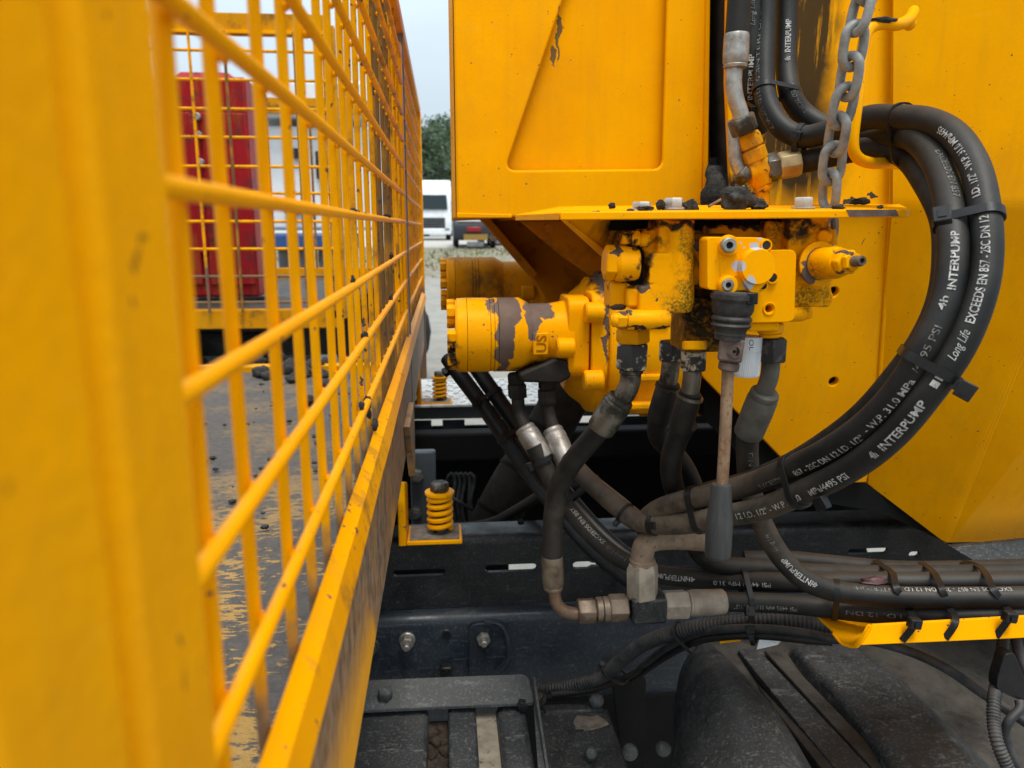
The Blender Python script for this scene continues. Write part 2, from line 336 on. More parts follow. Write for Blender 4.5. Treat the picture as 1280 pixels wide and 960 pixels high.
def smoothpath(pts, step=.004):
    """Catmull-Rom through points, resampled evenly"""
    pts = [Vector(p) for p in pts]; q = [pts[0]*2-pts[1]]+pts+[pts[-1]*2-pts[-2]]; out = []
    for i in range(1, len(q)-2):
        p0, p1, p2, p3 = q[i-1:i+3]
        for k in range(16):
            t = k/16; out.append(.5*((2*p1)+(p2-p0)*t+(2*p0-5*p1+4*p2-p3)*t*t+(-p0+3*p1-3*p2+p3)*t**3))
    out.append(pts[-1])
    for _ in range(3): out = [out[0]]+[(out[i-1]+out[i]*2+out[i+1])/4 for i in range(1, len(out)-1)]+[out[-1]]
    L = [0]
    for a, b in zip(out, out[1:]): L.append(L[-1]+(b-a).length)
    n = max(4, int(L[-1]/step)); res = []; j = 0
    for i in range(n+1):
        s = L[-1]*i/n
        while j < len(L)-2 and L[j+1] < s: j += 1
        f = (s-L[j])/max(1e-9, L[j+1]-L[j]); res.append(out[j].lerp(out[j+1], max(0, min(1, f))))
    return res
def pix(*a): return [P(*q) for q in a]
def nearest(path, px, py):
    return min(range(len(path)), key=lambda i: (proj(path[i])[0]-px)**2+(proj(path[i])[1]-py)**2)
def tang(path, i):
    a = path[max(0, i-1)]; b = path[min(len(path)-1, i+1)]; return (b-a).normalized()

FONT = bpy.data.curves.new('font_probe', 'FONT')
def text_mesh(txt, bold=.0, shear=0.0, cut=True):
    c = bpy.data.curves.new('t', 'FONT'); c.body = txt; c.offset = bold; c.shear = shear; c.resolution_u = 3
    o = bpy.data.objects.new('t', c); link(o); dg = bpy.context.evaluated_depsgraph_get(); dg.update()
    me = bpy.data.meshes.new_from_object(o.evaluated_get(dg)); bpy.data.objects.remove(o); 
    if cut and me.polygons:
        bm = bmesh.new(); bm.from_mesh(me)
        for _ in range(3):
            es = [e for e in bm.edges if e.calc_length() > .22]
            if not es: break
            bmesh.ops.subdivide_edges(bm, edges=es, cuts=1); bmesh.ops.triangulate(bm, faces=bm.faces)
        bm.to_mesh(me); bm.free()
    vs = [v.co.copy() for v in me.vertices]; fs = [tuple(p.vertices) for p in me.polygons]
    bpy.data.meshes.remove(me); return vs, fs
def hose_text(path, R, txt, a, b, h, parent, off=0.0, m='white_mark', bold=.0, shear=0.0, name='printed_text'):
    """print txt on the hose from sighting a to sighting b, letters h metres tall, turned by off about the hose"""
    i0, i1 = nearest(path, *a), nearest(path, *b)
    vs, fs = text_mesh(txt, bold, shear)
    if not vs: return
    x0 = min(v.x for v in vs); x1 = max(v.x for v in vs); H = .73
    lens = [0]
    for p, q in zip(path, path[1:]): lens.append(lens[-1]+(q-p).length)
    s0, s1 = lens[i0], lens[i1]; sg = 1 if s1 > s0 else -1; out = []
    for v in vs:
        s = s0+(s1-s0)*(v.x-x0)/(x1-x0); j = 0
        lo, hi = 0, len(lens)-2
        while lo < hi:
            mid = (lo+hi+1)//2
            if lens[mid] <= s: lo = mid
            else: hi = mid-1
        j = lo; f = (s-lens[j])/(lens[j+1]-lens[j]); c = path[j].lerp(path[j+1], f)
        t0 = tang(path, j); t1 = tang(path, j+1); t = t0.lerp(t1, f).normalized()*sg
        nrm = (CAM-c); nrm = (nrm-t*nrm.dot(t)).normalized(); up = nrm.cross(t)
        ang = off+(v.y/H-.5)*h/R
        out.append(c+(nrm*math.cos(ang)+up*math.sin(ang))*(R+.0006))
    mb = MB(); mb.add(out, fs); return mb.build(name, m, parent, smooth=False, tidy=False)

def stadium(path_pts, R, n=10, t=None):
    """outline of the hull round circles of radius R at coplanar points (plane normal t)"""
    c = sum(path_pts, Vector())/len(path_pts); a = t.orthogonal().normalized(); b = t.cross(a)
    pl = []
    for p in path_pts:
        x, y = (p-c).dot(a), (p-c).dot(b)
        for k in range(28): th = 2*math.pi*k/28; pl.append((x+R*math.cos(th), y+R*math.sin(th)))
    pl.sort()
    def half(ps):
        h = []
        for p in ps:
            while len(h) > 1 and (h[-1][0]-h[-2][0])*(p[1]-h[-2][1])-(h[-1][1]-h[-2][1])*(p[0]-h[-2][0]) <= 0: h.pop()
            h.append(p)
        return h
    hull = half(pl)[:-1]+half(pl[::-1])[:-1]
    return c, a, b, hull
tie_n = [0]
def cable_tie(points, R, t, label, width=.0048, head=None, th=.0012, m='plastic', tail=0):
    """nylon tie round hoses at points (t: bundle direction); head: sighting where the lock sits"""
    t = t.normalized(); pts = [p-t*(p-points[0]).dot(t) for p in points]
    c, a, b, hull = stadium(pts, R+.0004, t=t); o = thing('cable_tie', label, 'cable tie', c-Vector((0, 0, R)), 'black nylon ties round the hoses')
    mb = MB(); n = len(hull); vs = []; fs = []
    for (x, y) in hull:
        d = Vector((x, y)).normalized()
        for (e, f) in ((0, -.5), (th, -.5), (th, .5), (0, .5)):
            vs.append(c+a*(x+d.x*e)+b*(y+d.y*e)+t*(width*f))
    for i in range(n):
        j = (i+1) % n
        for k in range(4): k2 = (k+1) % 4; fs.append((i*4+k, i*4+k2, j*4+k2, j*4+k))
    mb.add(vs, fs); mb.build('strap', m, o, smooth=True, ang=50)
    if head is not None:
        if len(head) == 3: q = P(*head); d = (CAM-q); d = (d-t*d.dot(t)).normalized()
        else:
            i = min(range(n), key=lambda q: (proj(c+a*hull[q][0]+b*hull[q][1])[0]-head[0])**2+(proj(c+a*hull[q][0]+b*hull[q][1])[1]-head[1])**2 + 900*(1 if (CAM-(c)).dot(a*hull[q][0]+b*hull[q][1]) < 0 else 0))
            q = c+a*hull[i][0]+b*hull[i][1]; d = (q-c).normalized()
        e = t.cross(d).normalized()
        Rm = Matrix((t, e, d)).transposed(); hb = MB(); hb.box(q+d*.0028, (width*1.8, width*1.7, .0065), Rm); hb.build('lock', m, o, bevel=.0007)
        sb = MB(); sb.box(q+d*.0062, (width*.9, width*.8, .0012), Rm); sb.build('slot_rim', m, o)
        if tail:
            tb = MB(); tb.box(q+d*.003+e*(tail/2+width*.6), (width, tail, th), Rm); tb.build('tail', m, o)
    return o
def hose_tie(paths, at, R, label, **k):
    """tie round several hose paths near sighting at"""
    ii = [nearest(p, *at) for p in paths]; t = tang(paths[0], ii[0])
    return cable_tie([p[i] for p, i in zip(paths, ii)], R, t, label, **k)
def lump(mb, c, r, seed, sc=(1, 1, .7), u=12, v=8):
    q = MB(); q.sphere((0, 0, 0), 1, u, v)
    vs = []
    for p in q.v:
        k = 1+.55*noise.noise(p*1.6+Vector((seed*3.1, seed, 0)))+.25*noise.noise(p*4+Vector((seed, 7, seed)))
        vs.append(Vector(c)+Vector((p.x*sc[0], p.y*sc[1], p.z*sc[2]))*r*k)
    mb.add(vs, q.f); return mb
def plate(outline, holes, ext, name, m, parent, bevel=0.0, sub=None):
    """flat plate: coplanar 3-D outline with holes, thickness along ext"""
    o3 = [Vector(p) for p in outline]; ext = Vector(ext); nrm = ext.normalized()
    c = o3[0]; a = (o3[1]-o3[0]).normalized(); a = (a-nrm*a.dot(nrm)).normalized(); b = nrm.cross(a)
    cu = bpy.data.curves.new(name, 'CURVE'); cu.dimensions = '2D'; cu.fill_mode = 'BOTH'; cu.extrude = max(1e-5, ext.length/2-bevel); cu.bevel_depth = bevel; cu.bevel_resolution = 2; cu.offset = -bevel
    for lp in [o3]+[[Vector(p) for p in h] for h in holes]:
        s = cu.splines.new('POLY'); s.points.add(len(lp)-1); s.use_cyclic_u = True
        for i, p in enumerate(lp): s.points[i].co = ((p-c).dot(a), (p-c).dot(b), 0, 1)
    o = bpy.data.objects.new('tmp', cu); link(o); dg = bpy.context.evaluated_depsgraph_get(); dg.update()
    me = bpy.data.meshes.new_from_object(o.evaluated_get(dg)); bpy.data.objects.remove(o)
    mb = MB(); mb.add([c+a*v.co.x+b*v.co.y+nrm*v.co.z+ext/2 for v in me.vertices], [tuple(p.vertices) for p in me.polygons])
    bpy.data.meshes.remove(me)
    return mb.build(name, m, parent, ang=30)
def roundpoly(pts, r, n=6):
    """round the corners of a 3-D polygon; r a number or a list"""
    pts = [Vector(p) for p in pts]; out = []; k = len(pts)
    for i in range(k):
        p, a, b = pts[i], pts[i-1], pts[(i+1) % k]; rr = r[i] if isinstance(r, (list, tuple)) else r
        if rr <= 0: out.append(p); continue
        u = (a-p); v = (b-p); d = min(rr, u.length*.45, v.length*.45); s = p+u.normalized()*d; e = p+v.normalized()*d
        for j in range(n+1): t = j/n; out.append(s*(1-t)**2+p*2*t*(1-t)+e*t*t)
    return out
def circle3(c, r, nrm, n=20, ry=None):
    a = nrm.orthogonal().normalized(); b = nrm.cross(a); return [c+a*math.cos(2*math.pi*k/n)*r+b*math.sin(2*math.pi*k/n)*(ry or r) for k in range(n)]
X, Yv, Z = Vector((1, 0, 0)), Vector((0, 1, 0)), Vector((0, 0, 1))

# ================================================================== GROUND
def ground_z(x, y):
    d = math.hypot(x, y); t = max(0, min(1, (d-13)/27)); return .66*t*t*(3-2*t)
def make_ground():
    rs = [0, .6, 1.2, 2, 3, 4, 5, 6.5, 8, 10, 12, 14, 16, 18, 20, 22, 24, 26, 28, 30, 32, 34, 36, 38, 40, 44, 50, 60, 80, 120, 200, 400, 900, 2000]; seg = 96
    vs = [Vector((0, 0, 0))]; fs = []
    for r in rs[1:]:
        for k in range(seg):
            th = 2*math.pi*k/seg; x, y = r*math.sin(th), r*math.cos(th)
            vs.append(Vector((x, y, ground_z(x, y)+.03*noise.noise(Vector((x*.4, y*.4, 0)))*(1 if r > 4 else 0))))
    for k in range(seg): fs.append((0, 1+k, 1+(k+1) % seg))
    for i in range(len(rs)-2):
        for k in range(seg): a = 1+i*seg; k2 = (k+1) % seg; fs.append((a+k, a+seg+k, a+seg+k2, a+k2))
    me = bpy.data.meshes.new('ground'); me.from_pydata(vs, [], fs); me.update(); me.shade_smooth()
    n = NT('yard_concrete_and_gravel'); y = n.pz(1)
    big = n.noise(.5, 5); sm = n.noise(30, 5, rough=.7); med = n.noise(3, 6, rough=.65)
    conc = n.mix(n.rng(med, .35, .65), (.29, .27, .235), (.20, .185, .16)); conc = n.mix(n.rng(sm, .5, .8, 0, .6), conc, (.17, .16, .14))
    conc = n.mix(n.math('MULTIPLY', n.rng(n.noise(.35, 3, stretch=(1, .2, 1)), .52, .62), .6), conc, (.34, .325, .29))
    weed = n.mix(n.rng(n.noise(1.4, 5), .4, .6), (.12, .13, .055), (.17, .13, .09)); weed = n.mix(n.rng(n.noise(5, 4), .5, .6), weed, (.26, .24, .19))
    grav = n.mix(n.noise(8, 5), (.33, .31, .27), (.42, .40, .355))
    yy = n.math('ADD', y, n.math('MULTIPLY', n.math('SUBTRACT', n.noise(.6, 4), .5), 9))
    c = n.mix(n.rng(yy, 19.5, 21.5), conc, weed); c = n.mix(n.rng(yy, 33, 34.5), c, grav)
    me.materials.append(n.out(c, .9, bump=n.math('ADD', sm, med), bs=.6, bd=.02))
    o = link(bpy.data.objects.new('ground', me)); o['kind'] = 'structure'
make_ground()

# weeds along the far edge of the yard
mb = MB(); r2 = random.Random(3)
for i in range(5200):
    y = r2.uniform(20, 33); x = r2.uniform(-13, 16); z = ground_z(x, y)
    if noise.noise(Vector((x*.35, y*.35, 4))) < -.12: continue
    h = r2.uniform(.04, .17); a = r2.uniform(0, 6.3); d = Vector((math.cos(a), math.sin(a), 0))*r2.uniform(.02, .06); c = Vector((x, y, z-.02)); ln = Vector((r2.uniform(-.08, .08), r2.uniform(-.08, .08), h))
    mb.add([c-d, c+d, c+ln+d*.2, c+ln-d*.2], [(0, 1, 2, 3)])
n = NT('weed_tufts'); M['weed'] = n.out(n.mix(n.rng(n.noise(1.2, 4), .42, .6), (.13, .15, .05), (.24, .19, .11)), .9)
tag(mb.build('weeds', 'weed', smooth=False, tidy=False), 'patchy green and brown weeds growing along the far edge of the yard', 'weeds', kind='stuff')

# ================================================================== TREES
def tree(x, y, h, w_, label, seed):
    q = random.Random(seed); base = Vector((x, y, ground_z(x, y)-.1)); t = thing('tree', label, 'tree', base, 'trees beyond the yard')
    tr = MB(); tr.tube(smoothpath([base, base+Vector((q.uniform(-.2, .2), 0, h*.35)), base+Vector((q.uniform(-.5, .5), 0, h*.8))], .5), lambda f: .28*(1-f*.8), 8)
    tips = []
    for k in range(9):
        a = q.uniform(0, 6.3); z0 = h*q.uniform(.25, .7); e = base+Vector((math.cos(a)*w_*.6, math.sin(a)*w_*.6, z0+h*.18)); s = base+Vector((0, 0, z0))
        tr.tube([s, s.lerp(e, .5)+Vector((0, 0, .2)), e], lambda f: .1*(1-f*.7), 6); tips.append(e)
    tr.build('trunk', 'bark', t)
    cr = MB(); cl = [(base+Vector((q.gauss(0, w_*.42), q.gauss(0, w_*.42), h*q.uniform(.22, .95))), q.uniform(.6, 1.3)) for k in range(70)]
    for (c, r) in cl:
        k = max(.35, 1-abs((c.z-base.z)/h-.5)*.8); c = base+Vector(((c.x-base.x)*k, (c.y-base.y)*k, c.z-base.z))
        for j in range(110):
            d = Vector((q.gauss(0, 1), q.gauss(0, 1), q.gauss(0, .8))).normalized()*r*q.uniform(.6, 1.05); p = c+d; s = q.uniform(.07, .16)
            u = Vector((q.gauss(0, 1), q.gauss(0, 1), q.gauss(0, 1))).normalized(); v = u.orthogonal().normalized()
            cr.add([p-u*s-v*s*.6, p+u*s-v*s*.4, p+u*s*.8+v*s*.6, p-u*s*.7+v*s*.5], [(0, 1, 2, 3)])
    cr.build('crown', 'leaf', t, smooth=False, tidy=False)
for i, (px, Y, h, wd, lab) in enumerate([(532, 68, 9.0, 2.9, 'dark green tree directly above the white lorry cab'), (562, 72, 10.6, 3.2, 'taller green tree half hidden behind the left edge of the yellow crane box'),
      (497, 74, 8.5, 3.0, 'green tree glimpsed through the far end of the yellow mesh fence'), (606, 74, 9.5, 3.2, 'tree hidden behind the crane box above the dark car'), (650, 78, 10, 3.3, 'tree behind the crane box furthest to the right')][:3]):
    p = P(px, 240, Y); tree(p.x, Y, h, wd, lab, 20+i)

# ================================================================== WHITE LORRY, DARK CAR
def wheel(c, r, w_, parent, ax=X):
    c = Vector(c); m = MB(); m.turned(c-ax*w_/2, c+ax*w_/2, [(0, r*.7), (0, r*.94), (.12, r), (.88, r), (1, r*.94), (1, r*.7)], 20); o = m.build('wheel', 'tyre', parent)
    k = MB(); k.turned(c-ax*(w_/2+.01), c+ax*(w_/2+.01), [(0, r*.3), (0, r*.62), (1, r*.62), (1, r*.3)], 16); k.build('rim', 'greymetal', o)
def lorry():
    Y = 46; p = P(541, 300, Y); bx, bz = p.x, ground_z(p.x, Y); W = 2.0; t = thing('lorry', 'white lorry with a tall cab parked nose on at the far side of the yard', 'lorry', (bx, Y, bz))
    B = Vector((bx, Y, bz))
    sec = [(0, .45), (-.02, 1.3), (.1, 2.1), (.35, 2.85), (.75, 3.45), (2.1, 3.55), (2.1, .45)]
    m = MB(); m.prism([B+Vector((-W/2-.1, a, z)) for a, z in sec], (W+.2, 0, 0)); m.build('cab', 'whitepaint', t, bevel=.09)
    m = MB(); m.prism([B+Vector((-.90, -.01, 1.78)), B+Vector((.90, -.01, 1.78)), B+Vector((.84, .20, 2.62)), B+Vector((-.84, .20, 2.62))], (0, -.05, .0)); m.build('windscreen', 'glass', t, bevel=.02)
    m = MB(); m.box(B+Vector((0, -.03, 1.02)), (1.5, .06, .62)); g = m.build('grille', 'greymetal', t, bevel=.03)
    for k in range(4): s = MB(); s.box(B+Vector((0, -.07, .80+k*.145)), (1.42, .03, .085)); s.build('grille_bar', 'tyre', g)
    m = MB(); m.box(B+Vector((0, .0, .52)), (2.15, .3, .34)); m.build('bumper', 'whitepaint', t, bevel=.05)
    for s in (-1, 1):
        m = MB(); m.box(B+Vector((s*.86, -.10, .62)), (.32, .1, .16)); m.build('headlight', 'glass', t, bevel=.02)
        m = MB(); m.box(B+Vector((s*1.28, .1, 2.0)), (.16, .12, .62)); m.build('mirror', 'tyre', t, bevel=.03)
        m = MB(); m.box(B+Vector((s*1.105, .9, 2.0)), (.02, .8, .6)); m.build('side_window', 'glass', t)
        wheel(B+Vector((s*.92, 1.1, .5)), .5, .3, t); wheel(B+Vector((s*.92, 4.8, .5)), .5, .3, t)
    m = MB(); m.box(B+Vector((0, 6.2, 1.9)), (2.3, 7.2, 2.6)); m.build('load_body', 'whitepaint', t, bevel=.03)
lorry()
def car(px, Y, label, red=True, s=1.0, body='darkcar'):
    p = P(px, 300, Y); B = Vector((p.x, Y, ground_z(p.x, Y))); t = thing('parked_car', label, 'car', B, 'cars parked beside the lorry')
    sec = [(0, .35), (-.04, .8), (.05, 1.05), (.45, 1.62), (2.4, 1.66), (3.1, 1.1), (4.1, .98), (4.3, .4)]
    m = MB(); m.prism([B+Vector((-.9*s, a, z*s)) for a, z in sec], (1.8*s, 0, 0)); m.build('body', body, t, bevel=.08)
    m = MB(); m.prism([B+Vector((-.72*s, .06, 1.12*s)), B+Vector((.72*s, .06, 1.12*s)), B+Vector((.62*s, .36, 1.55*s)), B+Vector((-.62*s, .36, 1.55*s))], (0, -.04, .0)); m.build('rear_window', 'glass', t)
    for q in (-1, 1):
        wheel(B+Vector((q*.78*s, .75, .32)), .32, .2, t); wheel(B+Vector((q*.78*s, 3.3, .32)), .32, .2, t)
        if not red: m = MB(); m.box(B+Vector((q*.74*s, -.05, .86*s)), (.18, .05, .2)); m.build('tail_light', 'red2', t)
    if red: m = MB(); m.box(B+Vector((-.05, -.08, .80)), (.60, .07, .20)); m.build('tail_light', 'red2', t, bevel=.02)
    m = MB(); m.box(B+Vector((.02, -.06, .48)), (1.0, .05, .24)); m.build('number_plate', 'plate_y', t)
    m = MB(); m.box(B+Vector((0, -.08, .2)), (.7, .12, .2)); m.build('tow_bar', 'greymetal', t)
car(594, 32.5, 'dark grey car with red light and yellow number plate under the crane box')
car(621, 35, 'second dark car parked to the right of the red tail light', red=False, s=.8)

# ================================================================== NEIGHBOURING TRUCK BODY (behind the mesh)
YN = 3.15
def neighbour():
    zt = P(280, 400, YN).z; x0, x1 = -2.6, P(425, 400, YN).x; base = Vector(((x0+x1)/2, YN, 0))
    t = thing('neighbouring_flatbed', 'parked flatbed body with thin yellow mesh sides seen through the near fence', 'flatbed', base)
    m = MB(); m.box(((x0+x1)/2, YN+.04, zt), (x1-x0, .07, .075)); m.build('side_rail', 'yellow_dark', t, bevel=.004)
    m = MB(); m.box(((x0+x1)/2, YN+1.1, zt+.015), (x1-x0-.02, 2.05, .03)); m.build('deck', 'guard_dusty', t)
    m = MB(); m.box(((x0+x1)/2, YN+2.2, zt+.045), (x1-x0, .08, .1)); m.build('side_rail', 'yellow_dark', t)
    ztop = P(280, 28, YN).z
    for yy, nm in ((YN+.03, 'top_beam'),):
        m = MB(); m.box(((x0+x1)/2, yy, ztop), (x1-x0, .06, .07)); b = m.build(nm, 'yellow_dark', t, bevel=.003)
        m = MB(); m.box(((x0+x1)/2, yy-.035, ztop-.032), (x1-x0, .012, .012)); m.build('lower_lip', 'yellow', b)
    for py in (66, 102, 138, 173, 209, 242, 277, 311, 345, 377):
        a, b = P(190, py, YN), P(425, py, YN); a.x = x0; m = MB(); m.cyl((x0, YN, b.z), (x1, YN, b.z), .0058, 8); m.build('mesh_bar', 'yellow_bar_worn', t)
    xx = P(235, 30, YN).x
    for k in range(-6, 9):
        x = xx+k*.128
        if x > x1: break
        m = MB(); m.cyl((x, YN-.011, zt+.03), (x, YN-.011, ztop-.03), .0058, 8); m.build('mesh_bar', 'bar_muddy' if k % 2 else 'yellow_bar_worn', t)
    m = MB(); m.box((x1, YN+.03, (zt+ztop)/2), (.05, .05, ztop-zt)); m.build('corner_post', 'yellow_dark', t, bevel=.003)
    m = MB(); m.prism([P(212, 417, YN+.1), P(330, 417, YN+.1), P(345, 432, YN+.1), P(300, 446, YN+.1), P(275, 420, YN+.1), P(212, 447, YN+.1)], (0, .06, 0)); m.build('rail_bracket', 'interior', t)
    for y in (YN+.5, YN+1.7):
        m = MB(); m.box(((x0+x1)/2, y, zt-.12), (x1-x0, .08, .2)); m.build('chassis_beam', 'chassis_black', t)
    for x in (-2.2, -1.5):
        wheel((x, YN+.35, .5), .5, .3, t, Yv); wheel((x, YN+1.85, .5), .5, .3, t, Yv)
    # far mesh frame of the same body: brown beam
    zb = P(360, 128, YN+2.2).z
    m = MB(); m.box((P(365, 128, YN+2.2).x, YN+2.2, zb), (.9, .05, .05)); m.build('far_beam', 'yellow_dark', t)
    for px in (376, 386, 412): q = P(px, 130, YN+2.2); m = MB(); m.cyl((q.x, YN+2.2, zt+.09), (q.x, YN+2.2, zb), .009, 8); m.build('far_post', 'bar_muddy', t)
neighbour()
def cabinet():
    Y = YN+.4; a, b = P(212, 372, Y), P(306, 96, Y); c = Vector(((a.x+b.x)/2, Y+.2, a.z)); W = b.x-a.x; H = b.z-a.z
    t = thing('cabinet', 'red steel cabinet with scuffed paint standing behind the yellow mesh', 'cabinet', c)
    m = MB(); m.box(c+Vector((0, 0, H/2)), (W, .4, H)); m.build('shell', 'red', t, bevel=.012)
    m = MB(); m.prism([c+Vector((-W*.34, -.14, H)), c+Vector((W*.34, -.14, H)), c+Vector((W*.26, -.1, H+.035)), c+Vector((-W*.26, -.1, H+.035))], (0, .28, 0)); m.build('lid', 'red', t, bevel=.006)
    d = MB(); d.box(c+Vector((-W*.27, -.207, H*.45)), (W*.34, .014, H*.78)); dd = d.build('door', 'red', t, bevel=.004)
    d = MB(); d.box(c+Vector((W*.23, -.207, H*.45)), (W*.5, .014, H*.78)); d2 = d.build('door', 'red', t, bevel=.004)
    d = MB(); d.box(c+Vector((-W*.06, -.218, H*.52)), (W*.10, .02, H*.62)); d.build('latch_strip', 'red', t, bevel=.004)
    for f in (.62, .82, .74): k = MB(); k.cyl(c+Vector((-.005, -.246, H*f)), c+Vector((-.005, -.215, H*f)), .016, 12, .003); k.build('latch', 'steel', t)
cabinet()
def white_lorry2():
    Y = 6.6; t0 = P(375, 290, Y); B = Vector((t0.x+.1, Y, 0)); t = thing('box_van', 'white box lorry with a blue side locker behind the neighbouring mesh', 'lorry', B)
    zz = P(0, 288, Y).z; top = P(0, 92, Y).z
    m = MB(); m.box((B.x-.05, Y+1.2, (P(0, 140, Y).z+top)/2), (1.05, 2.3, top-P(0, 140, Y).z)); m.build('load_body', 'whitepaint', t, bevel=.03)
    m = MB(); m.box((B.x, Y+1.25, (zz+P(0, 150, Y).z)/2), (1.1, 2.2, P(0, 150, Y).z-zz)); m.build('side_panel', 'whitepaint', t, bevel=.03)
    m = MB(); m.box((B.x, Y+.05, P(0, 128, Y).z), (1.12, .1, .10)); m.build('waist_beam', 'yellow_dark', t)
    for px, py, w_, h_ in ((367, 190, .08, .08), (400, 205, .1, .22), (372, 262, .25, .05)):
        q = P(px, py, Y); m = MB(); m.box((q.x, Y+.13, q.z), (w_, .05, h_)); m.build('side_window', 'glass', t)
    q = P(365, 302, Y); m = MB(); m.box((q.x+.1, Y+.3, q.z), (.8, .5, .13)); m.build('locker', 'blue', t, bevel=.02)
    for px in (346, 368, 398): q = P(px, 332, Y); m = MB(); m.cyl((q.x, Y+.3, q.z-.16), (q.x, Y+.3, q.z+.12), .045, 14, .01); m.build('air_tank', 'greymetal', t)
    m = MB(); m.box((B.x, Y+1.2, .85), (1.6, 2, .12)); m.build('chassis_beam', 'chassis_black', t)
    for x in (-.5, .5): wheel((B.x+x, Y+.5, .45), .45, .28, t, Yv)
white_lorry2()

# ================================================================== NEAR BODY: deck and mesh headboard
AX = -.055
DZ = CZ-.37
def deck():
    t = thing('flatbed_deck', 'muddy steel flatbed floor with worn yellow paint seen through the mesh fence', 'truck bed', (-1.2, 1.05, DZ-.05))
    n = NT('mud_worn_deck_paint'); st = n.noise(70, 8, rough=.72, stretch=(.7, 1.8, 1)); s2 = n.noise(7, 5)
    k = n.rng(n.math('ADD', st, n.math('MULTIPLY', n.math('SUBTRACT', s2, .5), .8)), .535, .575)
    mud = n.mix(n.noise(60, 6, rough=.7), (.022, .019, .016), (.12, .10, .085)); dust = n.mix(n.noise(45, 5), (.46, .25, .05), (.27, .165, .05))
    far = n.rng(n.pz(1), .75, 1.25); k = n.math('MULTIPLY', k, n.math('SUBTRACT', 1, n.math('MULTIPLY', far, .75)))
    M['deck'] = n.out(n.mix(k, mud, dust), n.rng(st, .4, .6, .6, .9), bump=n.math('ADD', n.math('MULTIPLY', st, -1), n.noise(120, 4)), bs=.9, bd=.004)
    NX, NY = 90, 84; vs = []; fs = []
    for i in range(NX+1):
        for j in range(NY+1):
            x = -.07-2.3*(i/NX)**1.3; y = .03+2.0*j/NY; vs.append(Vector((x, y, DZ+.007*noise.noise(Vector((x*14, y*22, 0)))+.004*noise.noise(Vector((x*40, y*60, 3))))))
    for i in range(NX):
        for j in range(NY): a = i*(NY+1)+j; fs.append((a, a+1, a+NY+2, a+NY+1))
    m = MB(); m.add(vs, fs); m.build('floor_plate', 'deck', t)
    for i in range(5):
        m = MB(); m.box((-.3-i*.5, 1.03, DZ-.055), (.06, 1.98, .08)); m.build('cross_member', 'chassis_black', t)
    m = MB(); m.box((-1.22, 2.04, DZ-.03), (2.3, .05, .09)); m.build('side_rail', 'yellow_dark', t)
deck()
m = MB(); q_ = random.Random(12)
for i in range(150):
    y = q_.uniform(.25, 2.0)**1.0; x = -.08-abs(q_.gauss(0, .28)); 
    if q_.random() > .25+.5*y: continue
    lump(m, (x, y, DZ+.006), q_.uniform(.0015, .0055), 200+i, (1.2, 1, .6), 7, 5)
tag(m.build('loose_dirt', 'soil', ang=80), 'crumbs of black dirt scattered over the flatbed floor', 'dirt', kind='stuff')
LL = ['%s soil clod on the flatbed, %s' % q for q in (('big black', 'leftmost of the row'), ('squarish black', 'second from the left in the row'), ('small flat', 'behind the row and left of its middle'), ('biggest black', 'in the middle of the row'), ('dark round', 'right of the biggest clod'), ('large lumpy', 'far right of the row'), ('small dark', 'right end of the row, in front'), ('little black', 'just in front of the second clod'), ('little', 'farthest back at the left'), ('lone small', 'nearest of all, in front of the row'), ('tiny', 'just in front of the biggest clod'), ('small', 'rightmost of all beside the thin bars'), ('small lone', 'right of centre, in front of the rightmost clod'))]
lumps = [(318, 452, 11), (327, 466, 9), (346, 446, 8), (362, 462, 13), (378, 466, 10), (392, 458, 12), (402, 470, 8), (336, 470, 7), (318, 440, 7), (388, 500, 7), (370, 474, 9), (408, 455, 8), (412, 480, 8)]
for i, (px, py, r) in enumerate(lumps):
    p = PZ(px, py, DZ+.01)
    m = MB(); lump(m, p, r*p.y/F*1.25, 5+i, u=14, v=9)
    tag(m.build('soil_lump', 'soil', ang=80), LL[i], 'soil clod', 'clods of soil on the flatbed floor')

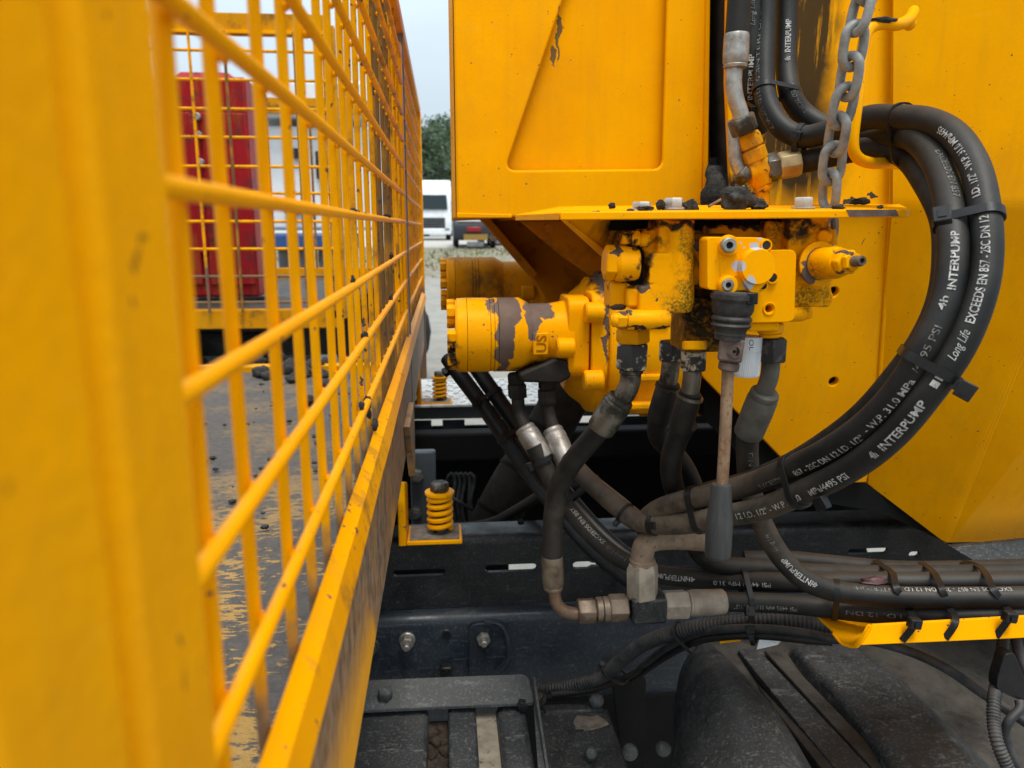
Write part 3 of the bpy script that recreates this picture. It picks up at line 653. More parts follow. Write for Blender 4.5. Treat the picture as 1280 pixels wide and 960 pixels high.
def fence():
    t = thing('mesh_fence', 'tall yellow steel mesh headboard fence with solid kickboard along the left', 'fence', (AX, 1.0, DZ-.03))
    hz = []
    for px, py in ((199, 231), (227, 492), (255, 706), (280, 902), (214, 0), (364, 0), (419, 0), (449, 0), (470, 0), (482, 0)): hz.append(PX(px, py, AX).z)
    ztop = hz[-1]+.04
    YE, YJ = 1.93, 1.12
    for i, z in enumerate(hz):
        pts = [Vector((AX, .03, z)), Vector((AX+.0006, .5, z-.0006)), Vector((AX, YJ-.01, z))]
        m = MB(); m.tube(smoothpath(pts, .02), .0025, 10); m.build('horizontal_bar', 'yellow_fence' if i in (0, 1, 2, 3, 4, 5) else 'yellow_bar_worn', t)
        m = MB(); m.tube([Vector((AX, YJ+.03, z)), Vector((AX, YE-.03, z))], .0022, 8); m.build('horizontal_bar', 'yellow_bar_worn', t)
    zb = PX(380, 793, -.056).z-.035
    y = .178; k = 0
    ys = [.1815, .2236, .2714, .317, .360, .404, .449, .493]
    while ys[-1] < YE-.07: ys.append(ys[-1]+.0448)
    ys = [.137, .092]+ys
    for k, y in enumerate(ys):
        if abs(y-YJ-.01) < .024: continue
        mat = 'yellow_fence' if y < .5 else ('bar_muddy' if .68 < y < .93 else 'yellow_bar_worn')
        lean = rnd.uniform(-.0015, .0015)
        m = MB(); m.tube([Vector((AX-.0046, y, zb)), Vector((AX-.0046+lean, y+lean, (zb+ztop)/2)), Vector((AX-.0046, y, ztop))], .0021, 10); m.build('vertical_bar', mat, t)
    wb = MB()
    for z in hz:
        for y in ys:
            if y < YE-.04: wb.sphere((AX-.0028, y+rnd.uniform(-.0006, .0006), z-.0012), .0021, 6, 4, (.8, 1.25, .9))
    o = wb.build('weld_beads', 'yellow_fence', t); o['kind'] = 'stuff'
    # frame members
    m = MB(); m.box((AX-.012, YJ+.010, (DZ+ztop)/2+.03), (.026, .028, ztop-DZ-.10)); m.build('joint_post', 'yellow_fence', t, bevel=.0015)
    m = MB(); m.box((AX-.002, YJ+.036, (DZ+ztop)/2+.03), (.010, .006, ztop-DZ-.06)); m.build('joint_strip', 'greymetal', t, bevel=.001)
    m = MB(); m.box((AX-.010, YE-.01, (DZ+ztop)/2), (.03, .035, ztop-DZ)); m.build('end_post', 'yellow_fence', t, bevel=.002)
    m = MB(); m.box((AX-.006, (YE+.03)/2, ztop+.006), (.02, YE-.03, .014)); m.build('top_rail', 'yellow_fence', t, bevel=.002)
    # near post: two square tubes with a channel between
    def py(px): return PX(px, 286, AX+.006).y
    zz0, zz1 = DZ-.03, ztop
    m = MB(); m.box((AX-.010, (py(116)+py(222))/2, (zz0+zz1)/2), (.032, py(222)-py(116), zz1-zz0)); m.build('end_post', 'yellow_post', t, bevel=.004)
    m = MB(); m.box((AX-.022, (py(66)+py(116))/2, (zz0+zz1)/2), (.010, py(118)-py(64), zz1-zz0)); m.build('channel_web', 'yellow_post', t)
    m = MB(); m.box((AX-.008, (py(-190)+py(78))/2, (zz0+zz1)/2), (.034, py(78)-py(-190), zz1-zz0)); m.build('outer_post', 'yellow_post', t, bevel=.005)
    # kickboard: lip, face, muddy apron
    zi = PX(380, 793, -.0565).z; zbend = PX(407, 793, -.050).z; zf = PX(432, 770, -.048).z
    sec = [(-.0565, zi), (-.050, zbend), (-.047, zf), (-.051, zf), (-.0535, zbend-.002), (-.0575, zi-.005)]
    vs = []; NN = 60; rr = random.Random(5)
    for j in range(NN+1):
        y = .04+(YE-.04)*j/NN
        for (x, z) in sec: vs.append(Vector((x+.0005*noise.noise(Vector((y*9, z*50, 0))), y, z+.0008*noise.noise(Vector((y*12, x*80, 1))))))
    fs = [tuple(range(5, -1, -1)), tuple(range(NN*6, NN*6+6))]
    for j in range(NN):
        for k in range(6): k2 = (k+1) % 6; fs.append((j*6+k, j*6+k2, j*6+6+k2, j*6+6+k))
    m = MB(); m.add(vs, fs); m.build('kickboard', 'yellow_kick', t, ang=25)
    z2 = PX(438, 960, -.0535).z-.008
    m = MB(); m.box((-.056, (YE+.04)/2, (zf+.004+z2)/2), (.006, YE-.04, zf+.004-z2)); m.build('apron', 'yellow_panel_mud', t, bevel=.001)
    # hanging gusset at the chassis
    m = MB(); m.prism([PX(483, 640, -.05)+Vector((0, -.0, 0)), Vector((-.05, .93, z2+.05)), Vector((-.05, 1.04, z2+.05)), Vector((-.05, 1.03, z2-.035)), Vector((-.05, .985, z2-.04))], (.004, 0, 0)) if False else m.prism([Vector((-.053, .90, z2+.05)), Vector((-.053, 1.035, z2+.05)), Vector((-.053, 1.03, z2-.03)), Vector((-.053, 1.0, z2-.045))], (.008, 0, 0)); m.build('gusset', 'yellow_panel_mud', t, bevel=.001)
    # clods stuck to the bars
    for i, (px, py_, r) in enumerate([(441, 264, 5), (454, 268, 4), (484, 271, 5), (446, 266, 4), (463, 340, 0)]):
        if r: p = PX(px, py_, AX); m = MB(); lump(m, p, r*p.y/F, 40+i); m.build('caked_mud', 'soil', t, ang=80)
    for i, (px, py_, r) in enumerate([(441, 350, 5), (456, 421, 7), (459, 503, 8), (469, 530, 7), (452, 508, 6), (461, 517, 6), (489, 320, 4), (489, 372, 4)]):
        p = PX(px, py_, AX); m = MB(); lump(m, p, r*p.y/F, 50+i, (.6, 1, 1)); m.build('caked_mud', 'soil', t, ang=80)
def pxr(px, py, r, rz): c = PX(px, py, AX+.006); return (c, (.02, r, rz))
M['yellow_post'] = yellow('yellow_post_paint', dotty=.0, rough=.45, grunge=.5, grime_and_shade=[pxr(233, 803, .0009, .0022), pxr(72, -5, .0012, .0075), pxr(16, 628, .0012, .0015), pxr(168, 330, .0010, .0010), pxr(172, 385, .0009, .0010), pxr(148, 55, .0009, .0009)])
fence()
M['walkway'] = generic('scuffed_pale_walkway', (.50, .50, .48), (.30, .30, .29), rough=.5, scale=30, fine=(120, .60, (.10, .10, .10)))
M['greymetal2'] = generic('grey_hanger_paint', (.10, .115, .12), (.07, .08, .085), rough=.5, scale=10)
M['mount_mud'] = generic('mount_mud', (.20, .16, .12), (.10, .08, .06), rough=.9, scale=90, bs=.8, bd=.001)

# ================================================================== CHASSIS
D1 = 1.05
def chassis():
    t = thing('chassis_rail', 'dark blue-grey lorry chassis rail with slotted black subframe running across the middle', 'chassis rail', (.8, D1, .6))
    def row(py, Y=D1): return P(720, py, Y).z
    zt, zb1 = row(676), row(752)              # slotted black web
    x0, x1 = -.9, 2.6
    def slot(pxa, pxb, py, h=7, key=False):
        a, b = P(pxa, py, D1), P(pxb, py, D1); z = (a.z+b.z)/2; r = S(h/2, D1*1.06); out = []
        for k in range(7): th = math.pi/2+math.pi*k/6; out.append(Vector((a.x+r+r*math.cos(th), D1, z+r*math.sin(th))))
        if key: out += [Vector((a.x+r*4, D1, z-r)), Vector((a.x+r*5, D1, z-r*.45)), Vector((b.x-r, D1, z-r*.45))]
        rr = r*.6 if key else r
        for k in range(7): th = -math.pi/2+math.pi*k/6; out.append(Vector((b.x-r+rr*math.cos(th), D1, z+rr*math.sin(th))))
        if key: out += [Vector((a.x+r*5, D1, z+r*.55)), Vector((a.x+r*4, D1, z+r))]
        return out
    web = [(x0, zt), (x1, zt), (x1, zb1), (x0, zb1)]
    plate([Vector((x, D1, z)) for x, z in web], [slot(491, 557, 716, 9), slot(606, 671, 710, 10), slot(716, 765, 706, 10, True), slot(1060, 1110, 689, 8), slot(1136, 1150, 693, 8), slot(900, 960, 700, 9), slot(1200, 1260, 688, 9)], (0, .007, 0), 'slotted_web', 'chassis_black', t)
    # rolled upper flange
    zc = zt; prof = []
    for k in range(7): th = math.pi*.5*k/6; prof.append((D1+.012-.012*math.cos(th)*1.0, zc+.012*math.sin(th)+.0))
    prof += [(D1+.055, zc+.012)]; inner = [(y+(.006 if y < D1+.02 else 0), z-.006) for y, z in prof][::-1]; sec = prof+inner
    vs = [Vector((x, y, z)) for x in (x0, x1) for y, z in sec]; k = len(sec)
    m = MB(); m.add(vs, [tuple(range(k)), tuple(range(2*k-1, k-1, -1))]+[(i, (i+1) % k, k+(i+1) % k, k+i) for i in range(k)]); m.build('upper_flange', 'chassis_black', t, ang=50)
    # main rail face with rounded top shoulder, 2 cm proud of the subframe
    zl = row(905); zs = row(757); yf = D1-.022
    prof = [(D1+.03, zs+.004)]+[(yf+.016-.016*math.sin(math.pi/2*k/6), zs-.016+.016*math.cos(math.pi/2*k/6)+.004) for k in range(7)]+[(yf, zl), (yf+.008, zl), (yf+.008, zs-.02), (D1+.03, zs-.006)]
    vs = [Vector((x, y, z)) for x in (x0, x1) for y, z in prof]; k = len(prof)
    m = MB(); m.add(vs, [tuple(range(k)), tuple(range(2*k-1, k-1, -1))]+[(i, (i+1) % k, k+(i+1) % k, k+i) for i in range(k)]); m.build('main_rail', 'chassis', t, ang=50)
    # keyhole bracket on the rail
    yk = yf-.002
    ol = roundpoly([P(586, 846, yk), P(586, 779, yk), P(606, 776, yk), P(629, 784, yk), P(641, 806, yk), P(640, 830, yk), P(625, 843, yk)], [0, .012, .02, .012, .02, .016, 0])
    plate(ol, [], (0, -.006, 0), 'web_plate', 'chassis', t, bevel=.0012)
    rim = smoothpath([P(606, 777, yk-.007), P(625, 781, yk-.012), P(634, 798, yk-.014), P(635, 822, yk-.014), P(620, 841, yk-.012)], .003); m = MB(); m.tube(rim, .0035, 8); m.build('web_plate_lip', 'chassis', t)
    for px, py, r, mt in ((509, 799, 11, 'steel'), (604, 794, 11, 'steel'), (466, 806, 9, 'steel_dirty')):
        p = P(px, py, yf); r = S(r, yf); o = MB(); o.turned(p, p-Yv*.004, [(0, r), (.7, r), (1, r*.9)], 20); b = o.build('rail_bolt', mt, t)
        o = MB(); o.hexn(p-Yv*.004, p-Yv*.016, r*.86); o.build('nut', mt, b); o = MB(); o.cyl(p-Yv*.016, p-Yv*.027, r*.42, 14, .0012); o.build('stud', mt, b)
    for px, py, r in ((558, 793, 5.5), (988, 780, 5)):
        p = P(px, py, yf-.0006); o = MB(); o.turned(p, p-Yv*.0015, [(0, S(r+2, yf)), (1, S(r+1, yf))], 18); q = o.build('hole_rim', 'chassis', t); o = MB(); o.turned(p-Yv*.0016, p-Yv*.0024, [(0, S(r, yf)), (1, S(r, yf))], 18); o.build('bore', 'interior', q)
    p = P(558, 835, yf); o = MB(); o.box(p-Yv*.006, (.018, .014, .016)); b = o.build('cable_clip', 'plastic', t, bevel=.003); o = MB(); o.cyl(p-Yv*.014, p-Yv*.017, .005, 12); o.build('clip_head', 'plastic', b)
    p = P(651, 655, D1+.02); o = MB(); o.cyl(p, p+Z*.006, .005, 10, .001); o.build('flange_rivet', 'interior', t)
chassis()

def far_side():
    Y = 1.9; t = thing('far_chassis_rail', 'far chassis rail with a scuffed pale chequer walkway along its top', 'chassis rail', (.8, Y, .6))
    zt = P(640, 505, Y).z; x0, x1 = -.9, 2.6
    m = MB(); m.box(((x0+x1)/2, Y+.02, zt-.022), (x1-x0, .012, .034)); m.build('rail_lip', 'greymetal2', t)
    def seg(a, b):
        m = MB(); q0, q1 = P(a, 526, Y), P(b, 526, Y); m.box(((q0.x+q1.x)/2, Y+.022, zt-.055), (q1.x-q0.x, .010, .022)); m.build('slotted_strip', 'chassis', t)
    for a, b in ((300, 539), (553, 581), (613, 703), (746, 900), (900, 1300)): seg(a, b)
    m = MB(); m.box(((x0+x1)/2, Y+.16, zt), (x1-x0, .34, .006)); w_ = m.build('walkway_plate', 'walkway', t, bevel=.001)
    s = MB(); q = random.Random(4)
    for i in range(60):
        for j in range(9):
            c = Vector((-.05+i*.03+(j % 2)*.015, Y+.02+j*.035, zt+.004)); a = math.radians(45 if (i+j) % 2 else -45)
            s.box(c, (.018, .004, .003), Matrix.Rotation(a, 3, 'Z'))
    o = s.build('chequer_ribs', 'walkway', w_, smooth=False); o['kind'] = 'stuff'
    m = MB(); m.box(((x0+x1)/2, Y+.05, zt-.128), (x1-x0, .02, .12)); m.build('rail_web', 'interior', t)
    m = MB(); m.box(((x0+x1)/2, Y+.0, zt-.082), (x1-x0, .05, .010)); m.build('rail_flange', 'chassis_black', t)
far_side()
def underbody():
    t = thing('gearbox', 'shade-black gearbox and cross members between the chassis rails', 'gearbox', (.6, 1.5, .5))
    def bx(px0, py0, px1, py1, Y, d, nm, mt='interior', bev=.01):
        a, b = P(px0, py0, Y), P(px1, py1, Y); m = MB(); m.box(((a.x+b.x)/2, Y+d/2, (a.z+b.z)/2), (abs(b.x-a.x), d, abs(b.z-a.z))); return m.build(nm, mt, t, bevel=bev)
    bx(440, 575, 1400, 668, 1.80, .05, 'cross_member')
    bx(440, 545, 1400, 556, 1.74, .05, 'brake_pipe_channel', 'interior', .006)
    bx(1080, 600, 1500, 640, 1.4, .1, 'support_bar', 'chassis_black')
    bx(512, 565, 547, 700, 1.30, .02, 'hanger_plate', 'greymetal2', .004)
    for px, py in ((521, 593), (519, 640)):
        p = P(px, py, 1.30); m = MB(); m.hexn(p, p-Yv*.014, .012); b = m.build('hanger_bolt', 'steel', t); m = MB(); m.cyl(p-Yv*.014, p-Yv*.02, .006, 12); m.build('stud', 'steel', b)
    # lagged pipes
    m = MB(); m.tube(smoothpath(pix((735, 440, 1.35), (690, 530, 1.35), (640, 610, 1.32), (600, 690, 1.3)), .02), .043, 22); m.build('lagged_pipe', 'pipe_dark', t)
    for a in ((627, 573), (610, 635), (655, 520)):
        pth = smoothpath(pix((735, 440, 1.35), (690, 530, 1.35), (640, 610, 1.32), (600, 690, 1.3)), .01); i = nearest(pth, *a); m = MB(); m.cyl(pth[i]-tang(pth, i)*.004, pth[i]+tang(pth, i)*.004, .0445, 24, .001); m.build('pipe_band', 'interior', t)
    m = MB(); m.tube(smoothpath(pix((560, 660, 1.25), (610, 655, 1.2), (650, 635, 1.15), (690, 612, 1.1), (740, 600, 1.1)), .01), .0085, 12); m.build('black_cable', 'rubber_dark', t)
    rr = random.Random(9)
    for k in range(5):
        x = 566+k*6; m = MB(); m.tube(smoothpath(pix((x-8, 604, 1.28), (x-3, 592, 1.27), (x+3, 600, 1.27), (x+rr.uniform(-2, 3), 630, 1.26), (x+5, 668, 1.25)), .008), .0035, 8); m.build('thin_cable', 'conduit', t)
    m = MB(); m.tube(smoothpath(pix((562, 620, 1.25), (575, 628, 1.24), (590, 637, 1.25)), .008), .003, 8); m.build('thin_cable', 'conduit', t)
    # dark box and plate added to stand in for shade below the rails
    bx(440, 905, 1500, 1110, 1.05, .42, 'dark_backing_box', 'interior', .03)
    bx(640, 880, 1500, 1000, 1.02, .02, 'dark_backing_plate', 'interior', .0)
    bx(300, 692, 637, 830, 1.7, .3, 'slot_blocker', 'interior', .02); bx(800, 692, 1075, 830, 1.7, .3, 'slot_blocker', 'interior', .02)  # dark boxes added behind the slots to keep them dark
underbody()

# ------------------------------------------------------------------ spring mounts
def spring_mount(Y, label, k=1.0, mt='yellow', mf='yellow_fence'):
    if k == 1: c = P(547, 668, Y)
    else: c = P(548, 502, Y)
    t = thing('spring_mount', label, 'spring mount', c, 'spring mounts between body and chassis')
    w_ = .078; g = .006
    m = MB(); m.box(c+Vector((-.004, 0, 0)), (w_, .062, g)); b = m.build('bracket_foot', mf, t, bevel=.0015)
    m = MB(); m.box(c+Vector((-.004, 0, g/2+.0005)), (w_-.008, .054, .0012)); m.build('muddy_top', 'mount_mud', b)
    m = MB(); m.prism([c+Vector((-w_/2-.004, -.032, -.003)), c+Vector((-w_/2-.004, .032, -.003)), c+Vector((-w_/2-.004, .032, .07)), c+Vector((-w_/2-.004, -.032, .092))], (-.011, 0, 0)); m.build('upright', mf, t, bevel=.0015)
    s = c+Vector((.004, 0, .006)); H = .050; R = .0155; pts = []
    for i in range(121):
        th = 2*math.pi*5*i/120; zz = H*i/120; pts.append(s+Vector((R*math.cos(th), R*math.sin(th), zz+.003)))
    m = MB(); m.tube(pts, .0038, 8); m.build('spring', mt, t)
    m = MB(); m.cyl(s-Z*.02, s+Z*(H+.012), .009, 14); m.build('stud', 'steel_dark', t)
    m = MB(); m.turned(s+Z*(H+.006), s+Z*(H+.0095), [(0, .021), (1, .021)], 22); m.build('washer', mt, t)
    m = MB(); m.hexn(s+Z*(H+.0095), s+Z*(H+.023), .0135); m.build('bolt_head', 'steel_dirty', t)
spring_mount(1.05, 'nearer yellow coil spring mount with a grey bolt head standing on the near chassis rail', mt='yellow_mount', mf='yellow_mount')
spring_mount(1.93, 'farther dusty brown-yellow coil spring mount on the far rail', k=2, mt='yellow_dark', mf='yellow_dark')

# ------------------------------------------------------------------ battery box lid / step under the rail, left
def lower_left():
    zc = P(560, 878, .93).z
    t = thing('battery_cover', 'scuffed black ribbed cover with a grey steel strap below the chassis rail', 'cover', P(560, 960, .8)-Z*.1)
    zt = P(560, 880, .94).z-.006
    def quad(pxs, zz, th, nm, mt, bev=.003, y0=.945, y1=.45):
        x0a, x1a = pxs; a = P(x0a, 900, .90).x; b = P(x1a, 900, .90).x
        m = MB(); m.box(((a+b)/2, (y0+y1)/2, zz-th/2), (b-a, y0-y1, th)); return m.build(nm, mt, t, bevel=bev)
    quad((380, 535), zt, .05, 'cover_panel', 'cover', .006)
    quad((560, 596), zt, .05, 'cover_rib', 'cover', .004)
    quad((622, 660), zt-.001, .05, 'cover_rib', 'cover', .008)
    quad((592, 626), zt-.012, .03, 'beige_strip', 'beige', .001)
    quad((530, 562), zt-.022, .03, 'gutter', 'soilbrown', .001)
    m = MB(); r_ = random.Random(8)
    for i in range(46): lump(m, (P(547, 900, .9).x+r_.uniform(-.013, .013), r_.uniform(.6, .93), zt-.02), r_.uniform(.007, .014), i, u=8, v=6)
    o = m.build('packed_soil', 'soilbrown', t, ang=80); o['kind'] = 'stuff'
    a, b = P(420, 862, .95), P(668, 862, .95)
    m = MB(); vs = []; 
    top = [P(400, 852, .965), P(660, 842, .965), P(668, 846, .95), P(668, 878, .925), P(400, 890, .925)]
    m = MB(); m.prism(roundpoly([top[0], top[1], top[3], top[4]], [0, .012, .006, 0]), Vector((0, .02, -.012)) if False else (0, 0, -.005)); m.build('strap', 'bracket_grey', t, bevel=.001)
    m = MB(); m.prism([P(668, 848, .955), P(671, 848, .955), P(674, 1000, .70), P(668, 1000, .70)], (.0045, 0, -.0)); 
    m = MB(); m.prism([P(666, 846, .955), P(667, 880, .925), P(676, 1010, .73), P(690, 1010, .73)], (.003, 0, 0)); m.build('strap_leg', 'bracket_grey', t)
    p = P(482, 870, .94); m = MB(); m.hexn(p, p+Vector((0, -.004, .012)), .010); m.build('strap_bolt', 'bracket_grey', t)
    p = P(672, 872, .93); m = MB(); m.cyl(p, p+Vector((.006, -.008, 0)), .009, 14, .002); m.build('strap_bolt', 'steel_dirty', t)
    p = P(652, 878, .93); m = MB(); m.hexn(p, p+Vector((0, -.012, 0)), .007); m.build('strap_bolt', 'chassis_black', t)
lower_left()
def lower_mid():
    t = thing('mounting_plate', 'black bracket plate with bolts and a sandy dirt patch below the corrugated conduit', 'bracket', P(760, 950, .85)-Z*.03)
    za = P(740, 885, .95).z
    m = MB(); m.prism([P(672, 886, .95), P(760, 884, .95), P(800, 1000, .80), P(672, 1000, .80)], (0, 0, -.02)); m.build('plate', 'guard', t, bevel=.004)
    m = MB(); m.box(P(716, 888, .95), (.085, .02, .012)); m.build('ridge', 'guard', t, bevel=.004)
    c = P(735, 903, .925); m = MB(); lump(m, c, .022, 3, (1, .8, .18), 16, 10); m.build('dirt_patch', 'mount_mud', t, ang=80)
    m = MB(); m.prism([P(765, 850, .985), P(808, 850, .985), P(808, 1000, .93), P(783, 1000, .93)], (0, .01, 0)); m.build('side_web', 'interior', t, bevel=.002)
    for px, py, Y, r in ((745, 875, .95, 11), (738, 942, .86, 10), (787, 940, .90, 12), (829, 936, .92, 11)):
        p = P(px, py, Y); n_ = (CAM-p); n_.x *= .3; n_.normalize(); m = MB(); m.turned(p, p+n_*.012, [(0, S(r, Y)), (.5, S(r*.95, Y)), (.85, S(r*.7, Y)), (1, S(r*.3, Y))], 16); m.build('bolt_head', 'bracket_grey', t)
lower_mid()

# ------------------------------------------------------------------ mudguards, lower right
def mudguards():
    t = thing('mudguard', 'large moulded black plastic mudguard with raised ridges at the lower right', 'mudguard', P(1050, 950, .75)-Z*.12)
    # floor sheet
    def surf(rows, name, mt, th=.004, sub=2, ang=60):
        """rows of sightings -> smooth sheet"""
        R_ = [smoothpath(pix(*r), .012) for r in rows]; n_ = 26
        R_ = [[r[int(i*(len(r)-1)/(n_-1))] for i in range(n_)] for r in R_]
        cols = [smoothpath([r[i] for r in R_], .01) for i in range(n_)]; k = 24
        cols = [[c[int(j*(len(c)-1)/(k-1))] for j in range(k)] for c in cols]
        vs = [p for c in cols for p in c]; fs = [(i*k+j, i*k+j+1, (i+1)*k+j+1, (i+1)*k+j) for i in range(n_-1) for j in range(k-1)]
        m = MB(); m.add(vs, fs); o = m.build(name, mt, t, ang=ang); s = o.modifiers.new('sheet', 'SOLIDIFY'); s.thickness = th; s.offset = -1; return o
    # left hump: starts as a rounded nose at (880,800), swells toward the camera
    surf([[(842, 885, .93), (842, 920, .86), (838, 970, .76), (836, 1010, .70)],
          [(850, 840, .93), (858, 880, .83), (868, 930, .735), (872, 1010, .62)],
          [(866, 812, .93), (885, 850, .82), (915, 905, .71), (935, 1010, .57)],
          [(884, 804, .935), (915, 835, .83), (965, 895, .715), (1010, 1010, .57)],
          [(896, 812, .95), (935, 850, .85), (985, 910, .74), (1040, 1010, .61)],
          [(902, 830, .97), (950, 890, .87), (1000, 950, .78), (1050, 1020, .68)]], 'front_hump', 'guard')
    zf = P(1000, 900, .84).z
    # floor between ridges
    surf([[(880, 800, .985), (920, 880, .86), (960, 1010, .70)], [(1000, 800, .985), (1050, 880, .86), (1100, 1010, .70)], [(1120, 800, .98), (1180, 880, .86), (1240, 1010, .70)], [(1300, 790, .98), (1350, 880, .86), (1420, 1010, .70)]], 'floor', 'guard_dusty')
    # flat dark strap with hole
    def strip(a, b, c, d, th, nm, mt, lift=0.0):
        q = [P(*v)+Z*lift for v in (a, b, c, d)]; m = MB(); m.prism(q, (0, 0, -th)); return m.build(nm, mt, t, bevel=.0015)
    strip((922, 812, .955), (945, 808, .955), (1135, 1010, .665), (1085, 1010, .665), .010, 'strap', 'guard')
    strip((932, 838, .93), (938, 836, .93), (1085, 1010, .66), (1065, 1010, .66), .02, 'strap_edge', 'guard_dusty')
    strip((955, 812, .950), (972, 812, .950), (1165, 1010, .66), (1138, 1010, .66), .006, 'flange', 'guard_dusty')
    # second ridge (boxy, right)
    R4 = [smoothpath(pix(*r), .02) for r in ([(974, 824, .97), (1033, 894, .845), (1100, 1010, .70)], [(990, 806, .95), (1062, 880, .815), (1160, 1010, .635)],
          [(1058, 800, .955), (1150, 872, .82), (1262, 1010, .625)], [(1076, 814, .98), (1170, 892, .855), (1288, 1010, .68)])]
    k = 12; R4 = [[r[int(i*(len(r)-1)/(k-1))]+Vector((0, 0, .0015*noise.noise(r[0]*9+Vector((i*.7, 0, 0))))) for i in range(k)] for r in R4]
    m = MB(); m.add([p for r in R4 for p in r], [(a*k+j, a*k+j+1, (a+1)*k+j+1, (a+1)*k+j) for a in range(3) for j in range(k-1)]+[(0, k, 2*k, 3*k)])
    o = m.build('rear_ridge', 'guard', t, ang=60); b = o.modifiers.new('b', 'BEVEL'); b.width = .009; b.segments = 4; b.limit_method = 'ANGLE'; b.angle_limit = math.radians(25)
    for px, py, Y, r in ((1065, 836, .905, 2.5),): 
        p = P(px, py, Y); m = MB(); m.turned(p, p+Z*.001, [(0, S(r, Y)), (1, S(r, Y))], 14); m.build('hole', 'interior', t)
mudguards()

# ================================================================== CRANE: column box, base wall, gussets
def sp(px, py, Y, rx, ry, rd=.05): return (P(px, py, Y), (S(rx, Y), rd, S(ry, Y)))
YB = .92
M['yellow_box'] = yellow('yellow_box_paint', dotty=.02, grunge=.5, spots=[sp(699, 44, YB+.012, 2.6, 30, .04), sp(691, 68, YB+.012, 3, 14, .04)], under=(.10, .06, .02), rough=.42)
M['yellow_wall'] = yellow('yellow_wall_paint', dotty=.04, rough=.40, grunge=.5,
    grime_and_shade=[sp(920, 250, .88, 30, 30)], stain=[sp(992, 190, .88, 62, 62), sp(1012, 40, .88, 34, 170)],
    spots=[sp(1098, 247, .84, 16, 3.5, .06), sp(1115, 241, .84, 9, 3, .06), sp(1073, 252, .86, 8, 4, .06), sp(1104, 303, .85, 1.5, 9, .05)], under=(.030, .024, .018))
M['yellow_low'] = yellow('yellow_lower_casing_paint', dotty=.0, rough=.42, spots=[sp(1225, 668, .63, 12, 1.2, .05), sp(1279, 590, .60, 4, 3, .05)])
def crane():
    t = thing('loader_crane', 'large yellow steel crane column and base behind the valve and hoses', 'loader crane', P(900, 600, 1.0)-Z*.1)
    # ---- column box
    yb = YB; top = -420
    ol = [P(571, 271, yb), P(560, top, yb), P(891, top, yb), P(885, 0, yb), P(878, 264, yb), P(860, 271, yb)]
    rec = roundpoly([P(631, 213, yb), P(768, -190, yb), P(840, -190, yb), P(834, 0, yb), P(828, 211, yb)], [.014, .01, .01, 0, .012], 8)
    plate(ol, [rec], (0, .007, 0), 'column_face', 'yellow_box', t, bevel=.0028)
    m = MB(); m.prism([P(610, 235, yb+.015), P(740, -210, yb+.015), P(860, -210, yb+.015), P(850, 235, yb+.015)], (0, .003, 0)); m.build('recessed_panel', 'yellow_box', t)
    # left return flange, bottom lip, right rim
    m = MB(); m.prism([P(570, 272, yb+.003), P(559, top, yb+.003), P(553, top, yb+.02), P(566, 273, yb+.02)], (.0, .06, 0)); m.build('side_flange', 'yellow_box', t, bevel=.001)
    m = MB(); m.prism([P(571, 266, yb-.002), P(640, 268, yb-.002), P(640, 272.5, yb-.002), P(571, 272.5, yb-.002)], (0, .005, 0)); m.build('bottom_lip', 'yellow_box', t, bevel=.001)
    m = MB(); m.prism([P(885, 262, yb-.006), P(893, top, yb-.006), P(889, top, yb-.006), P(880, 262, yb-.006)], (0, .05, 0)); m.build('right_rim', 'yellow_box', t, bevel=.001)
    m = MB(); q = [P(568, 273, yb+.01), P(562, top, yb+.01), P(890, top, yb+.01), P(878, 264, yb+.01)]
    m.prism([v+Vector((0, .012, 0)) for v in q], (0, .33, 0)); m.build('column_body', 'yellow_dark', t)
    # ---- gussets and slew housing under the box
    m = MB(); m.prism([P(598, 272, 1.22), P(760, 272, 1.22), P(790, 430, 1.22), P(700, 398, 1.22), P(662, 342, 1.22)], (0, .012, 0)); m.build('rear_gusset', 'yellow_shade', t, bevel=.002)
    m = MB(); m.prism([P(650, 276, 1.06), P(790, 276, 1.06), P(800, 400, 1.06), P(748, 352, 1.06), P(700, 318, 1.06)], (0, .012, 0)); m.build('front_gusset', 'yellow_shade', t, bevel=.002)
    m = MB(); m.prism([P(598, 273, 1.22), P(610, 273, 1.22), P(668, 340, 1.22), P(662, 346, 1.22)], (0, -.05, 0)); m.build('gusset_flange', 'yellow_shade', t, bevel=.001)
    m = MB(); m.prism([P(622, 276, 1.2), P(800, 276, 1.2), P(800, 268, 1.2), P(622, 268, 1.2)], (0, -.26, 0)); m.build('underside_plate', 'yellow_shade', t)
    for px, py, Y in ((684, 285, 1.02), (617, 297, 1.21)):
        p = P(px, py, Y); m = MB(); m.cyl(p, p-Yv*.01, .006, 12, .001); m.build('bolt_head', 'bolt' if px < 650 else 'yellow_shade', t)
    # ---- base wall
    W = .88
    def faces(vs, fs, nm, mt, th=.010):
        m = MB(); m.add(vs, fs); o = m.build(nm, mt, t, smooth=False); s = o.modifiers.new('plate', 'SOLIDIFY'); s.thickness = th; s.offset = -1; b = o.modifiers.new('b', 'BEVEL'); b.width = .0025; b.segments = 2; return o
    # wall left of the fold with bolt holes
    w0, w1, w2 = P(898, 266, W), P(1114, 266, W), P(1090, 603, W+.085); nw = (w1-w0).cross(w2-w0).normalized()
    if nw.y > 0: nw = -nw
    def onW(px, py, d=0.0): r_ = ray(px, py); return CAM+r_*((w0+nw*d-CAM).dot(nw)/r_.dot(nw))
    hole = [circle3(onW(1042, 365), S(7, W+.03), nw, 18), circle3(onW(1042, 477), S(6.5, W+.05), nw, 18)]
